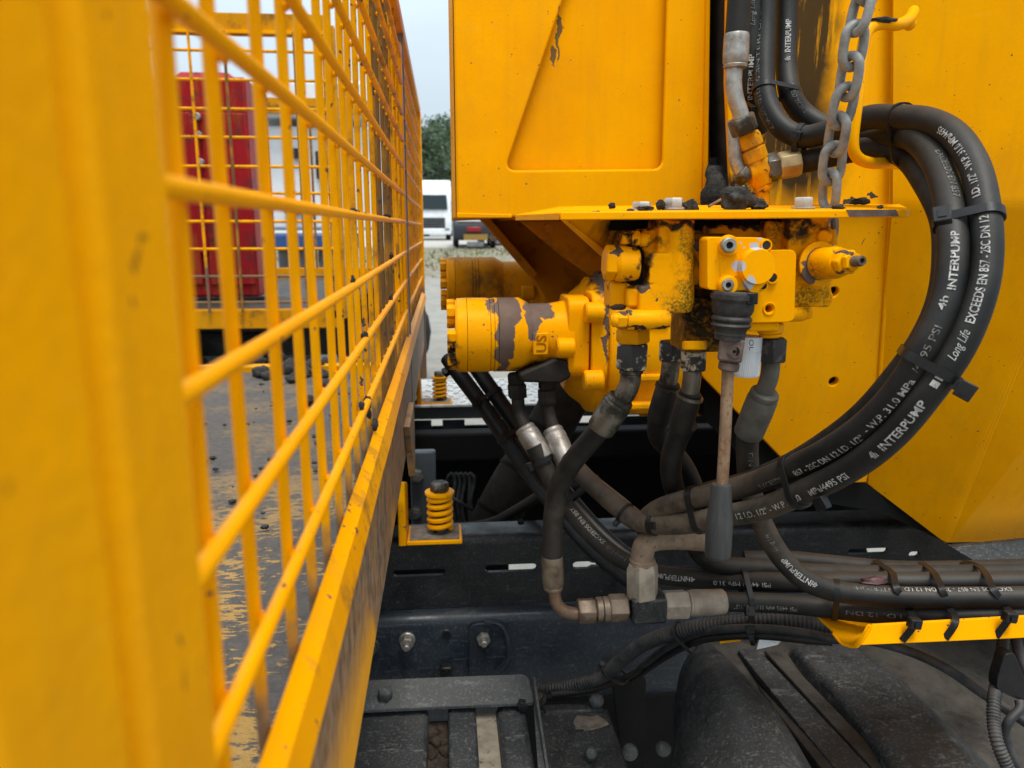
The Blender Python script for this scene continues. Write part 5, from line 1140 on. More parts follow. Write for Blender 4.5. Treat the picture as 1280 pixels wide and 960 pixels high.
# ------------------------------------------------------------------ hand lever
def lever():
    L = .592
    t = thing('hand_lever', 'rusty control lever with rubber bellows and grey grip hanging from the valve', 'lever', P(902, 697, L))
    a, b = P(918, 364, L), P(912, 424, L)
    prof = [(0, 27), (.02, 28), (.12, 28.2), (.20, 27.6), (.21, 26.6), (.38, 26.6), (.46, 24.5), (.50, 22.5), (.54, 25.2), (.575, 26), (.61, 24.8), (.64, 22), (.665, 24.5), (.70, 25.8), (.74, 24.4), (.775, 21), (.80, 20.4), (.86, 19.8), (.87, 20.6), (.90, 20.6), (.91, 19.6), (1, 19.2)]
    m = MB(); m.turned(a, b, [(f, S(r, L)) for f, r in prof], 40); bo = m.build('bellows', 'boot', t, ang=50)
    c = a.lerp(b, .11); r = S(28.4, L); m = MB(); vs = []; 
    m.turned(a.lerp(b, .06), a.lerp(b, .155), [(0, r), (0, r+.0007), (1, r+.0007), (1, r)], 40); st = m.build('clamp_band', 'boot', bo)
    q = P(939, 373, L-.014); m = MB(); m.box(q, (.009, .006, .009)); lk = m.build('band_lock', 'plastic', st, bevel=.0008) if False else m.build('band_lock', 'plastic', t, bevel=.0008)
    m = MB(); m.box(P(939.5, 374, L-.0174), (.0022, .001, .004)); m.build('lock_slot', 'interior', lk)
    # joint block
    ax = (P(907, 455, L)-P(912, 421, L)).normalized()
    ya = (Yv-ax*Yv.dot(ax)).normalized(); xa = ya.cross(ax); Rm = Matrix((xa, ya, ax)).transposed()@Matrix.Rotation(.35, 3, 'Z')
    m = MB(); m.box(P(913.5, 436.5, L), (S(31, L), S(31, L), S(31, L)), Rm); jb = m.build('joint_block', 'brown_cast', t, bevel=.0022)
    m = MB(); m.cyl(P(912, 452, L), P(910, 463, L), S(13.5, L), 20, .0012); m.build('joint_collar', 'brown_cast', jb)
    n_ = Rm@Vector((0, -1, 0)); c = P(917.5, 437.5, L); c = c+n_*(S(15.7, L)-(c-P(913.5, 436.5, L)).dot(n_))
    m = MB(); m.turned(c, c+n_*.0010, [(0, S(9, L)), (1, S(8.5, L)), (1, S(7, L)), (.2, S(6.4, L))], 24); h = m.build('threaded_hole', 'brown_cast', jb)
    m = MB(); m.turned(c+n_*.0001, c+n_*.0006, [(0, S(6.6, L)), (1, S(6.6, L))], 20); m.build('bore', 'interior', t)
    for k in range(4): m = MB(); m.tube([c+n_*.0009+(xa*math.cos(th)+Rm@Vector((0, 0, 1))*math.sin(th))*S(6.2-k*1.1, L) for th in [i*.262 for i in range(24)]], .00035, 5, closed=True); m.build('thread', 'brown_cast', t)
    m = MB(); m.tube(smoothpath([P(910, 462, L), P(906.5, 540, L), P(902.5, 612, L)], .01), lambda f: S(7.9, L)*(1+.03*noise.noise(Vector((f*30, 0, 5)))), 18); m.build('rod', 'rust', t)
    m = MB(); m.turned(P(902, 604, L), P(897, 697, L), [(0, S(9, L)), (.01, S(12.5, L)), (.05, S(13.4, L)), (.2, S(14.5, L)), (.48, S(17.6, L)), (.5, S(18.1, L)), (.94, S(17.8, L)), (.985, S(16.8, L)), (1, S(14, L))], 32); m.build('grip', 'grip', t, ang=50)
M['boot'] = generic('black_rubber_boot', (.022, .021, .020), (.04, .037, .034), rough=.6, scale=120, dust=.35, dustcol=(.14, .12, .10))
M['grip'] = generic('grey_plastic_grip', (.032, .033, .034), (.05, .05, .05), rough=.45, scale=160, bs=.25, fine=(400, .68, (.14, .13, .12)), stretch=(1, 1, .15))
lever()
def canister():
    t = thing('sleeve', 'pale grey ribbed cylinder with a written tag behind the lever joint', 'cylinder', P(932, 470, .635))
    a, b = P(936, 420, .635), P(932, 470, .635); m = MB()
    n_ = 60; vs = []; fs = []
    m.turned(a, b, [(0, S(17.5, .635)), (.35, S(17.5, .635)), (.36, S(17, .635)), (.96, S(16.8, .635)), (1, S(15.5, .635))], 60); m.build('body', 'white_label', t)
    rb = MB()
    ax = (b-a); u = ax.normalized(); e = u.orthogonal().normalized(); f = u.cross(e)
    for k in range(40):
        th = 2*math.pi*k/40; d = e*math.cos(th)+f*math.sin(th); rb.tube([a+ax*.38+d*S(17, .635), a+ax*.95+d*S(16.8, .635)], .0004, 4)
    o = rb.build('ribs', 'white_label', t); o['kind'] = 'stuff'
    vs, fs = text_mesh('OL', .0); mb = MB(); c = P(941, 423, .616)
    mb.add([P(938.5+v.y*8-2, 424+v.x*11, .617) for v in vs], fs); mb.build('written_tag', 'black_ink', t, smooth=False, tidy=False)
canister()

# ================================================================== CHAIN
def chain():
    pts = smoothpath(pix((1092, -50, .615), (1078, 5, .60), (1068, 50, .605), (1061, 100, .612), (1050, 150, .622), (1041, 200, .635), (1035, 262, .645)), .002)
    t = thing('steel_chain', 'grey galvanised chain hanging over the hoses down to the yellow shelf', 'chain', pts[-1])
    L = [0]
    for a, b in zip(pts, pts[1:]): L.append(L[-1]+(b-a).length)
    pitch = .0226; k = 0; s = .002
    while s < L[-1]-.002:
        i = min(range(len(L)), key=lambda q: abs(L[q]-s)); c = pts[i]; u = tang(pts, i); v = (CAM-c); v = (v-u*v.dot(u)).normalized(); w_ = u.cross(v)
        roll = math.radians(38 if k % 2 else -48)+rnd.uniform(-.1, .1); e = w_*math.cos(roll)+v*math.sin(roll)
        e = (e+u*rnd.uniform(-.06, .06)).normalized()
        hl, hw = .0125, .0088; loop = []
        for q in range(28):
            th = 2*math.pi*q/28; x = hw*math.cos(th); y = hw*math.sin(th)+(hl-hw+.0012)*(1 if math.sin(th) > 0 else -1)*min(1, abs(math.sin(th))*3)
            loop.append(c+e*x+u*y*1.12)
        m = MB(); m.tube(loop, .0037, 12, closed=True); m.build('chain_link', 'galv', t); s += pitch; k += 1
    # last link hanging below the shelf
    c = P(1037, 287, .65); m = MB(); loop = [c+Vector((.0075*math.cos(th), .006*math.cos(th), .0125*math.sin(th))) for th in [i*2*math.pi/24 for i in range(24)]]; m.tube(loop, .0035, 10, closed=True); m.build('chain_link', 'galv', t)
chain()

# ================================================================== HOSES AND FITTINGS
M['fer_yel'] = generic('yellowed_ferrule', (.38, .30, .16), (.28, .17, .06), rough=.5, metal=.5, scale=60)
M['yellow_fit'] = yellow('yellow_fitting_paint_dusty', col=(.62, .26, .002), chips=.2, chipscale=100, dirt=.35, rough=.45, under=(.06, .04, .02))
M['copper'] = generic('coppery_plated_pipe', (.20, .11, .065), (.11, .075, .05), rough=.45, metal=.5, scale=60)
M['steel_tan'] = generic('tan_dusty_steel', (.30, .25, .19), (.17, .14, .11), rough=.6, metal=.3, scale=60, dust=.4, dustcol=(.26, .2, .14))
M['rust_pipe'] = generic('rust_brown_pipe', (.17, .115, .075), (.24, .17, .11), rough=.8, metal=.1, scale=70, bs=.5, fine=(150, .62, (.10, .05, .025)))
n = NT('loop_hose_rubber'); c_ = n.mix(n.rng(n.noise(40, 5), .4, .65), (.0055, .0055, .005), (.011, .0105, .010))
d_ = n.math('MULTIPLY', n.spot(P(842, 648, .70), (.095, .3, .07), .03, 30, .6), n.rng(n.noise(38, 6, rough=.7), .32, .55)); c_ = n.mix(d_, c_, n.mix(n.noise(110, 4), (.12, .09, .06), (.07, .052, .036)))
c_ = n.mix(n.math('MULTIPLY', n.rng(n.math('ADD', n.z(), n.noise(25, 6, rough=.7)), .7, 1.4), .3), c_, (.11, .092, .07)); c_ = n.mix(n.rng(n.noise(900, 4, rough=.7), .69, .74), c_, (.08, .07, .06))
M['rubber_loop'] = n.out(c_, n.rng(d_, 0, 1, .52, .9), bump=n.math('ADD', n.noise(45, 5), n.math('MULTIPLY', n.noise(600, 3), .5)), bs=.5, bd=.0006, spec=.28)
M['steel_dark2'] = generic('dusty_grey_pipe', (.085, .078, .065), (.13, .12, .095), rough=.7, metal=.2, scale=60)
M['redtape'] = generic('dark_red_tape', (.08, .02, .022), rough=.5)
HR = .0103
def hose(name, label, pts, m='rubber_loop', r=HR, group='hydraulic hoses', step=.005, ret=True):
    path = smoothpath(pix(*pts), step); t = thing(name, label, 'hose', path[-1] if path[-1].z < path[0].z else path[0], group)
    mb = MB(); mb.tube(path, r, 28); mb.build('rubber_tube', m, t); return t, path
def nut(t, a, b, r, m='nut_worn', rot=.3, name='swivel_nut'):
    """a, b sightings (px,py,Y); r half width in photo px at mean Y"""
    Y = (a[2]+b[2])/2; mb = MB(); mb.hexn(P(*a), P(*b), S(r, Y), rot); return mb.build(name, m, t, bevel=.0006)
def ferrule(t, a, b, r, m='steel_dirty', lip=True, name='ferrule'):
    Y = (a[2]+b[2])/2; R = S(r, Y); mb = MB()
    mb.turned(P(*a), P(*b), [(0, R*.80), (.03, R*.92), (.10, R*.96), (.13, R*.92), (.18, R), (.45, R*1.02), (.8, R), (.96, R*.98), (1, R*.93)], 28); return mb.build(name, m, t)
def bend(t, pts, r, m='steel_dirty', name='bent_pipe'):
    Y = pts[0][2]; mb = MB(); mb.tube(smoothpath(pix(*pts), .003), S(r, Y), 18); return mb.build(name, m, t)

# ---- big loop on the right
T1, O = hose('hydraulic_hose', 'outer hose of the big loop on the right, its print reading upward', [(957, -60, .78), (957, 20, .77), (955, 80, .755), (958, 125, .74), (975, 157, .725), (1003, 171, .71), (1040, 163, .69), (1085, 147, .665), (1122, 147, .635), (1160, 151, .60), (1194, 170, .565), (1219, 210, .535), (1231, 265, .51), (1233, 325, .495), (1222, 380, .485), (1197, 438, .482), (1158, 494, .488), (1116, 544, .505), (1067, 583, .53), (1013, 611, .565), (955, 635, .61), (900, 646, .65), (850, 655, .685), (800, 652, .72), (768, 630, .745), (735, 600, .80), (712, 575, .86)])
T2, I = hose('hydraulic_hose', 'inner hose of the big loop on the right, its print reading upward', [(984, -60, .79), (984, 20, .78), (983, 80, .765), (988, 118, .75), (1005, 143, .745), (1035, 160, .73), (1080, 172, .70), (1110, 170, .665), (1140, 172, .62), (1165, 195, .58), (1181, 230, .55), (1189, 270, .525), (1191, 320, .505), (1183, 375, .495), (1160, 427, .492), (1130, 479, .50), (1089, 525, .52), (1039, 561, .55), (988, 586, .59), (935, 606, .635), (880, 620, .67), (835, 632, .70), (812, 645, .72), (806, 660, .745), (830, 672, .78)])
T3, G = hose('hydraulic_hose', 'hose from the horizontal fitting passing behind the chain into the loop', [(996, 204, .722), (1012, 201, .715), (1038, 195, .705), (1075, 187, .69), (1110, 187, .665), (1135, 198, .64), (1156, 225, .60), (1179, 270, .565), (1184, 320, .54), (1177, 375, .525), (1154, 427, .522), (1118, 476, .53), (1078, 520, .55), (1032, 555, .58), (982, 584, .62), (930, 604, .665), (890, 614, .71), (860, 622, .78)], m='rubber_dark')
def print_all():
    hose_text(I, HR, 'INTERPUMP', (1190, 368), (1194, 300), 0.0051, T2, -.1, bold=.018)
    hose_text(I, HR, '4h', (1183, 392), (1187, 380), 0.0048, T2, .15, bold=.012)
    hose_text(I, HR, '/4495 PSI', (1142, 460), (1172, 412), 0.0047, T2, -.12, m='faint_mark')
    hose_text(I, HR, '- W.P. 31.0 MPa', (1085, 530), (1139, 467), 0.0051, T2, -.25, bold=.01)
    hose_text(I, HR, '857 - 2SC DN 12 I.D. 1/2"', (1000, 586), (1080, 536), 0.0051, T2, -.45, bold=.012)
    hose_text(I, HR, 'EXCEEDS', (955, 600), (985, 593), 0.0047, T2, -.45, m='faint_mark')
    hose_text(O, HR, 'INTERPUMP', (1110, 555), (1158, 498), 0.0057, T1, -.1, bold=.02)
    hose_text(O, HR, '4h', (1097, 568), (1104, 562), 0.0058, T1, -.1, bold=.02)
    
    hose_text(O, HR, 'Long Life', (1193, 453), (1209, 417), 0.0058, T1, .1, shear=.35)
    hose_text(O, HR, 'EXCEEDS EN 857 - 2SC DN 12', (1212, 410), (1237, 275), 0.0055, T1, .1, bold=.012)
    hose_text(O, HR, 'I.D. 1/2" - W.P. 31.0 MPa/4495', (1234, 256), (1188, 168), 0.0051, T1, .35, bold=.012)
    hose_text(O, HR, 'DN 12 I.D. 1/2" - W.P. 31.0', (914, 645), (1008, 617), 0.0053, T1, -.2, bold=.012)
    hose_text(O, HR, 'MPa/4495 PSI', (1020, 612), (1066, 590), 0.0053, T1, -.25, bold=.012)
    hose_text(I, HR, 'EXCEEDS EN 857', (1172, 200), (1190, 262), 0.0047, T2, .5, m='faint_mark')
    hose_text(O, HR, 'INTERPUMP', (953, 95), (952, 12), 0.0033, T1, .55, m='faint_mark') 
    hose_text(I, HR, 'INTERPUMP', (982, 76), (984, 28), 0.0051, T2, -.1, bold=.018)
    hose_text(I, HR, '4h', (981, 84), (982, 79), 0.0049, T2, -.1, bold=.018)
    hose_text(I, HR, 'EN 857 2SC DN 12', (983, 112), (1004, 143), 0.0041, T2, .3, m='faint_mark')
    hose_text(O, HR, '2SC DN 12 I.D. 1/2" W.P.', (962, 86), (977, 158), 0.0040, T1, -.55, m='faint_mark')
    for (x, y) in ((1177, 473),):
        i = nearest(O, x, y); c = O[i]; u = tang(O, i); n_ = (CAM-c); n_ = (n_-u*n_.dot(u)).normalized(); w_ = u.cross(n_)
        for s in (-.003, .003):
            vs = [c+u*(s+dx)+(n_*math.cos(a)+w_*math.sin(a))*(HR+.0004) for dx in (-.0022, .0022) for a in (-.25, 0, .25)]
            m = MB(); m.add(vs, [(0, 1, 4, 3), (1, 2, 5, 4)]); m.build('print_block', 'white_mark', T1, smooth=False, tidy=False)
print_all()
hose_tie([O, I], (957, 112), HR, 'black cable tie round the two upright hoses at the top', head=None, width=.0045)
hose_tie([O, G], (1003, 172), HR, 'black cable tie with its lock on the hose bend left of the chain', head=(997, 170, .695))
hose_tie([I, O, G], (1130, 160), HR, 'black cable tie over the top of the loop right of the hose guide', head=(1128, 157, .635), width=.0055, th=.0016)
hose_tie([O, I], (1230, 268), HR, 'wide cable tie across both loop hoses at the upper right', head=(1178, 272, .498), width=.0065, th=.0016)
hose_tie([O, I, G], (1184, 472), HR, 'wide cable tie slanting across the loop hoses at the middle right', head=(1207, 488, .468), width=.0065, th=.0016, tail=.004)
hose_tie([O, I], (1000, 617), HR, 'cable tie with a big lock under the loop hoses right of the lever grip', head=(1030, 628, .545), width=.0062, th=.0017, tail=.0)
hose_tie([O, I], (874, 648), HR, 'cable tie round both hoses immediately left of the lever grip', width=.0062, th=.0017)
hose_tie([O, I], (818, 650), HR, 'thin cable tie with a lock where the two dusty hoses meet', head=(818, 657, .70), width=.0045)
hose_tie([O], (782, 640), HR, 'thin cable tie round the dusty hose left of the meeting point', head=(772, 653), width=.003)
# dust sleeve look: dusty stretch of the outer hose

# ---- fittings at the upper left of the loop
def upper_fitting():
    Y = .72
    t = thing('pipe_fitting', 'yellow painted three-way fitting with hexagon nuts above the shelf', 'pipe fitting', P(955, 245, Y))
    m = MB(); m.turned(P(932, 168, Y), P(944, 203, Y), [(0, S(15, Y)), (.12, S(17, Y)), (.46, S(17, Y)), (.5, S(14, Y)), (.53, S(14, Y)), (.56, S(17.5, Y)), (.95, S(17.5, Y)), (1, S(15, Y))], 6, .3); m.build('yellow_adapter', 'yellow_fit', t, bevel=.0006)
    m = MB(); m.turned(P(943, 200, Y), P(953, 232, Y), [(0, S(15, Y)), (.5, S(15, Y)), (1, S(12, Y))], 24); a, b = P(943, 215, Y), P(962, 209, Y); m.cyl(a, b, S(15, Y), 24); m.cyl(P(935, 218, Y), P(948, 214, Y), S(14, Y), 24); m.build('tee_body', 'yellow_fit', t, remesh=.001, sm=4)
    nut(t, (955, 211, Y), (972, 208, Y), 18, 'steel_dirty', .1)
    m = MB(); m.turned(P(972, 208, Y-.002), P(998, 203, Y-.004), [(0, S(15, Y)), (.1, S(17, Y)), (1, S(17.5, Y)), (1, S(15, Y))], 8, .2); m.build('ferrule', 'fer_yel', t, bevel=.0006)
    nut(t, (934, 224, Y), (923, 214, Y), 13, 'steel_dirty', .2)
    bend(t, [(928, 219, Y), (921, 205, Y), (919, 190, Y), (918, 172, Y), (917, 150, Y)], 8.5, 'steel')
    nut(t, (925, 146, Y-.01), (932, 166, Y-.008), 17, 'steel_dirty', .5)
    bend(t, [(929, 156, Y-.01), (925, 140, Y-.01), (920, 125, Y-.01), (917, 105, Y-.01), (918, 82, Y-.01)], 10, 'steel')
    ferrule(t, (919, 86, Y-.01), (921, 42, Y-.01), 15, 'steel')
    m = MB(); m.cyl(P(953, 230, Y), P(955, 262, Y), S(8, Y), 16, .001); m.build('stem', 'yellow_fit', t)
    m = MB(); m.hexn(P(953, 231, Y), P(954, 239, Y), S(12, Y)); m.build('stem_nut', 'yellow_fit', t)
upper_fitting()
T4, U = hose('hydraulic_hose', 'short hose dropping into the bright ferrule at the top left of the fitting', [(926, -60, .715), (924, 0, .712), (921, 45, .71)], m='rubber_dark')
T5, U2 = hose('hydraulic_hose', 'hose with rubbed print half hidden between the ferrule and the two upright hoses', [(938, -60, .775), (939, 20, .77), (939, 80, .765), (938, 125, .775), (950, 160, .80)], r=HR*.95)
hose_text(U2, HR, 'Long Life', (941, 40), (943, 2), 0.0047, T5, -.1, m='faint_mark', shear=.3)
hose_text(U2, HR, 'INTERPUMP', (939, 120), (940, 72), 0.0049, T5, .0, bold=.02)
hose_tie([U2, O], (935, 122), HR, 'black cable tie below the upper elbow pipe', head=(936, 124), width=.004)

# ---- left dropper: nut, elbow, ferrule, hose, ferrule, pipe
A = .66
T6, L1 = hose('hydraulic_hose', 'black hose curving down from the left valve port to the copper-coloured pipe', [(760, 524, .675), (740, 548, .685), (716, 577, .70), (699, 608, .715), (692, 645, .72), (690, 702, .72)], m='rubber_loop')
nut(T6, (791, 429, A-.0), (789, 461, A), 22, 'nut_worn', .55); nut(T6, (791, 411, A), (791, 428.5, A), 22, 'yellow_fit', .2, 'adapter_hexagon')
m = MB(); m.cyl(P(789, 461, A), P(789, 467, A), S(15.5, A), 22, .0008); m.build('pipe_collar', 'steel_dirty', T6)
bend(T6, [(789, 462, A), (787, 480, A), (779, 496, A+.003), (768, 508, A+.008)], 13.5)
ferrule(T6, (777, 497, A+.004), (750, 537, A+.014), 19)
m = MB(); q = P(771, 505, A+.006); d = (P(750, 537, A+.014)-q).normalized(); m.turned(q, q+d*.003, [(0, S(20, A)), (1, S(20, A))], 28); m.build('ferrule_lip', 'steel_dirty', T6)
ferrule(T6, (692, 737, .72), (690, 694, .72), 14.5, 'steel_brown')
bend(T6, [(693, 735, .72), (695, 752, .72), (704, 763, .72), (718, 767, .72), (728, 767, .72)], 8.5, 'copper')
# ---- cross fitting
Bk = .72
tt = thing('cross_fitting', 'black steel tee with brown hexagon nuts on both sides below the rusty elbow', 'pipe fitting', P(806, 776, Bk))
nut(tt, (722, 764, Bk), (744, 763, Bk), 18, 'steel_brown', .2)
m = MB(); m.turned(P(744, 762, Bk), P(762, 761, Bk), [(0, S(14, Bk)), (.1, S(17, Bk)), (.45, S(17, Bk)), (.5, S(15, Bk)), (.55, S(17, Bk)), (.9, S(17, Bk)), (1, S(15, Bk))], 24); m.build('union_ring', 'steel_brown', tt)
nut(tt, (761, 760, Bk), (784, 759, Bk), 19, 'steel_brown', .5)
m = MB(); a = P(808, 757, Bk); m.box(a, (S(48, Bk), S(40, Bk), S(37, Bk))); m.build('tee_block', 'chassis_black', tt, bevel=.003)
m = MB(); m.turned(P(803, 748, Bk), P(803, 703, Bk), [(0, S(20, Bk)), (.1, S(22.5, Bk)), (.85, S(22.5, Bk)), (1, S(19, Bk))], 6, .35); m.build('swivel_nut', 'steel_tan', tt, bevel=.0006)
nut(tt, (829, 756, Bk), (859, 755, Bk), 21, 'steel_tan', .2)
T7 = thing('elbow_pipe', 'rust-brown bent steel pipe rising from the tee under the dusty hoses', 'pipe', P(803, 704, Bk))
bend(T7, [(803, 706, Bk), (803, 694, Bk), (807, 680, Bk), (822, 674, Bk+.004), (845, 673, Bk+.012), (872, 675, Bk+.035), (903, 680, Bk+.07)], 15.5, 'rust_pipe')
m = MB(); m.cyl(P(803, 706, Bk), P(803, 698, Bk), S(17.5, Bk), 22, .001); m.build('pipe_collar', 'rust_pipe', T7)

# ---- lower bundle going right
T8, Bd = hose('hydraulic_hose', 'lowest hose of the tray bundle leaving the tan ferrule to the right', [(895, 752, .72), (950, 753, .72), (1010, 757, .70), (1070, 764, .68), (1130, 768, .66), (1200, 769, .64), (1340, 766, .62)], m='rubber_loop')
m = MB(); m.turned(P(859, 754, .72), P(906, 752, .72), [(0, S(15, .72)), (.04, S(18, .72)), (.08, S(17, .72)), (.12, S(18.5, .72)), (.95, S(17.5, .72)), (1, S(16, .72))], 10, .2); m.build('ferrule', 'steel_tan', T8, bevel=.0006)
hose_text(Bd, HR, 'PSI 4495 MPa 31.0 W.P. 1/2"', (1000, 757), (912, 753), 0.0047, T8, .5, m='faint_mark', bold=.01)
hose_text(Bd, HR, 'I.D. 12 DN', (1126, 768), (1060, 762), 0.0041, T8, .2, bold=.01, m='faint_mark')
T9, Bc = hose('hydraulic_hose', 'hose dropping from the right valve port then turning right into the tray bundle', [(935, 535, .665), (934, 570, .67), (938, 610, .68), (950, 648, .685), (972, 690, .68), (1002, 722, .67), (1040, 738, .665), (1090, 744, .66), (1160, 747, .645), (1340, 746, .62)], m='rubber_loop')
nut(T9, (965, 422, .635), (963, 452, .635), 20, 'steel_dark', .5)
bend(T9, [(964, 450, .64), (962, 470, .64), (956, 487, .645), (950, 500, .65)], 12, 'steel_dark2')
ferrule(T9, (957, 489, .645), (935, 543, .665), 20, 'steel_dark2')
hose_text(Bc, HR, 'INTERPUMP', (1008, 725), (976, 694), 0.0053, T9, .0, bold=.02)
hose_text(Bc, HR, '4h', (1016, 729), (1010, 726), 0.0049, T9, 0, bold=.02)
hose_text(Bc, HR, 'Long Life', (968, 684), (956, 660), 0.0047, T9, .1, m='faint_mark', shear=.3)
hose_text(Bc, HR, 'EXCEEDS EN 857 - 2SC DN 12 I.D.', (1262, 747), (1130, 747), 0.0047, T9, -.75, m='white_mark')
hose_text(Bc, HR, 'INTERPUMP', (1120, 747), (1058, 741), 0.0047, T9, -.6, m='faint_mark')
hose_text(Bc, HR, 'DN 12', (936, 560), (935, 590), 0.0041, T9, .3, m='faint_mark')

# ---- middle droppers
def dropper(label, x, dy, Y, dx, tail, nm='nut_worn'):
    T, L = hose('hydraulic_hose', label, [(x-8+dx, 528+dy, Y+.01)]+tail, m='rubber_dark')
    nut(T, (x, 438+dy, Y), (x-1, 463+dy, Y), 18, nm, .5)
    bend(T, [(x-1, 460+dy, Y), (x-3, 480+dy, Y), (x-7, 500+dy, Y+.004)], 12)
    ferrule(T, (x-3+dx*.3, 489+dy, Y+.002), (x-18+dx, 538+dy, Y+.01), 15.5, 'rubber_dark')
    m = MB(); q = P(x-4+dx*.3, 494+dy, Y+.003); d = (P(x-18+dx, 538+dy, Y+.01)-q).normalized(); m.turned(q, q+d*.003, [(0, S(17.5, Y)), (1, S(17.5, Y))], 26); m.build('ferrule_lip', 'steel_dirty', T)
    return T, L
T10, _ = dropper('middle hose hanging from the worn nut left of the lever, curving behind the dusty hoses', 867, 0, .66, 0, [(848, 545, .68), (839, 575, .69), (841, 605, .71), (855, 640, .76), (880, 690, .80)])
T11, _ = dropper('rear hose hanging behind the middle hose, partly hidden', 840, -12, .72, 0, [(823, 525, .74), (824, 548, .75), (850, 575, .77), (866, 605, .78), (880, 650, .82)])

# ---- motor hoses
T12, MA = hose('hydraulic_hose', 'hose with INTERPUMP print running down right from the left motor port', [(667, 558, .90), (686, 596, .89), (706, 630, .875), (738, 668, .85), (775, 698, .82), (820, 717, .79), (870, 723, .77), (930, 726, .745), (990, 728, .72), (1060, 727, .70), (1140, 728, .68), (1340, 728, .66)], m='rubber_loop')
nut(T12, (646, 480, .94), (647, 497, .94), 13, 'oily_cast_and_shade', .2); nut(T12, (645, 466, .94), (646, 479.5, .94), 12, 'oily_cast_and_shade', .5, 'adapter_hexagon')
bend(T12, [(647, 495, .94), (649, 515, .935), (655, 532, .925), (662, 546, .915)], 8.5, 'oily_cast_and_shade')
ferrule(T12, (655, 534, .92), (680, 574, .90), 14.5, 'steel')
hose_text(MA, HR, 'EXCEEDS EN 857', (758, 684), (715, 640), 0.0053, T12, -.35, bold=.014)
hose_text(MA, HR, 'INTERPUMP', (858, 722), (820, 716), 0.0057, T12, .15, bold=.022)
hose_text(MA, HR, 'Long Life', (785, 703), (762, 687), 0.0047, T12, -.2, m='faint_mark', shear=.3)
hose_text(MA, HR, '4h', (869, 723), (862, 722), 0.0049, T12, .15, bold=.02)
hose_text(MA, HR, 'PSI 4495/ MPa 31.0', (965, 728), (893, 725), 0.0047, T12, .35, m='white_mark')
T13, MBp = hose('hydraulic_hose', 'dusty hose running down right from the right motor port to meet the loop', [(706, 566, .90), (722, 588, .87), (745, 608, .85), (775, 632, .81), (800, 652, .77), (840, 668, .77), (900, 690, .80)], m='rubber_dusty')
nut(T13, (683, 487, .93), (684, 505, .93), 13, 'oily_cast_and_shade', .35); nut(T13, (684, 474, .93), (684, 486.5, .93), 12, 'oily_cast_and_shade', .1, 'adapter_hexagon')
bend(T13, [(684, 503, .93), (687, 522, .925), (694, 540, .915)], 8.5, 'oily_cast_and_shade')
ferrule(T13, (690, 536, .918), (710, 582, .89), 14.5, 'steel')
hose_tie([MA], (676, 578), HR*1.25, 'cable tie snug below the left bright motor ferrule', width=.006, head=(665, 583))
hose_tie([MA, MBp], (722, 622), HR*1.0, 'cable tie joining the two motor hoses behind the black hose', width=.006)

# ---- twin sleeved hoses coming from the far left
T14, TA = hose('sleeved_hose', 'left of two black sleeved hoses slanting down from the motor end cap', [(560, 448, 1.12), (572, 465, 1.10), (600, 502, 1.08), (630, 545, 1.05), (660, 590, 1.03), (700, 640, .98), (745, 690, .93), (800, 735, .90)], m='plastic', r=.0115, group='twin sleeved hoses')
T15, TB = hose('sleeved_hose', 'right of two black sleeved hoses slanting down behind the motor ports', [(590, 452, 1.12), (608, 478, 1.10), (632, 512, 1.08), (658, 550, 1.06), (690, 595, 1.03), (730, 645, .98), (770, 685, .94), (820, 720, .90)], m='plastic', r=.0115, group='twin sleeved hoses')
hose_tie([TA, TB], (612, 492), .0116, 'cable tie round the twin sleeved hoses below the motor barrel', head=(598, 500), width=.006)
hose_tie([TA, TB], (642, 542), .0116, 'cable tie round the twin sleeved hoses beside the left ferrule', head=(630, 548), width=.007)
hose_tie([TA], (566, 462), .0116, 'cable tie at the far upper end of the left sleeved hose', head=(560, 468), width=.006)

# ---- back hoses of the bundle
T16, _p = hose('hydraulic_hose', 'black hose looping under the lever grip along the back of the bundle', [(866, 655, .80), (868, 680, .78), (882, 699, .765), (905, 707, .755), (950, 710, .75), (1010, 716, .74), (1080, 718, .74), (1160, 718, .73), (1340, 716, .72)], m='rubber_dark')
T17, _p2 = hose('hydraulic_hose', 'rearmost dusty hose along the top of the tray bundle', [(930, 700, .80), (990, 700, .79), (1050, 706, .78), (1120, 712, .77), (1200, 712, .76), (1340, 708, .75)], m='rubber_dark')
m = MB(); lump(m, P(1092, 727, .665), .0085, 4, (1.7, .6, .55)); tag(m.build('red_tape', 'redtape', ang=80), 'scrap of dark red tape stuck between the bundled hoses', 'tape')

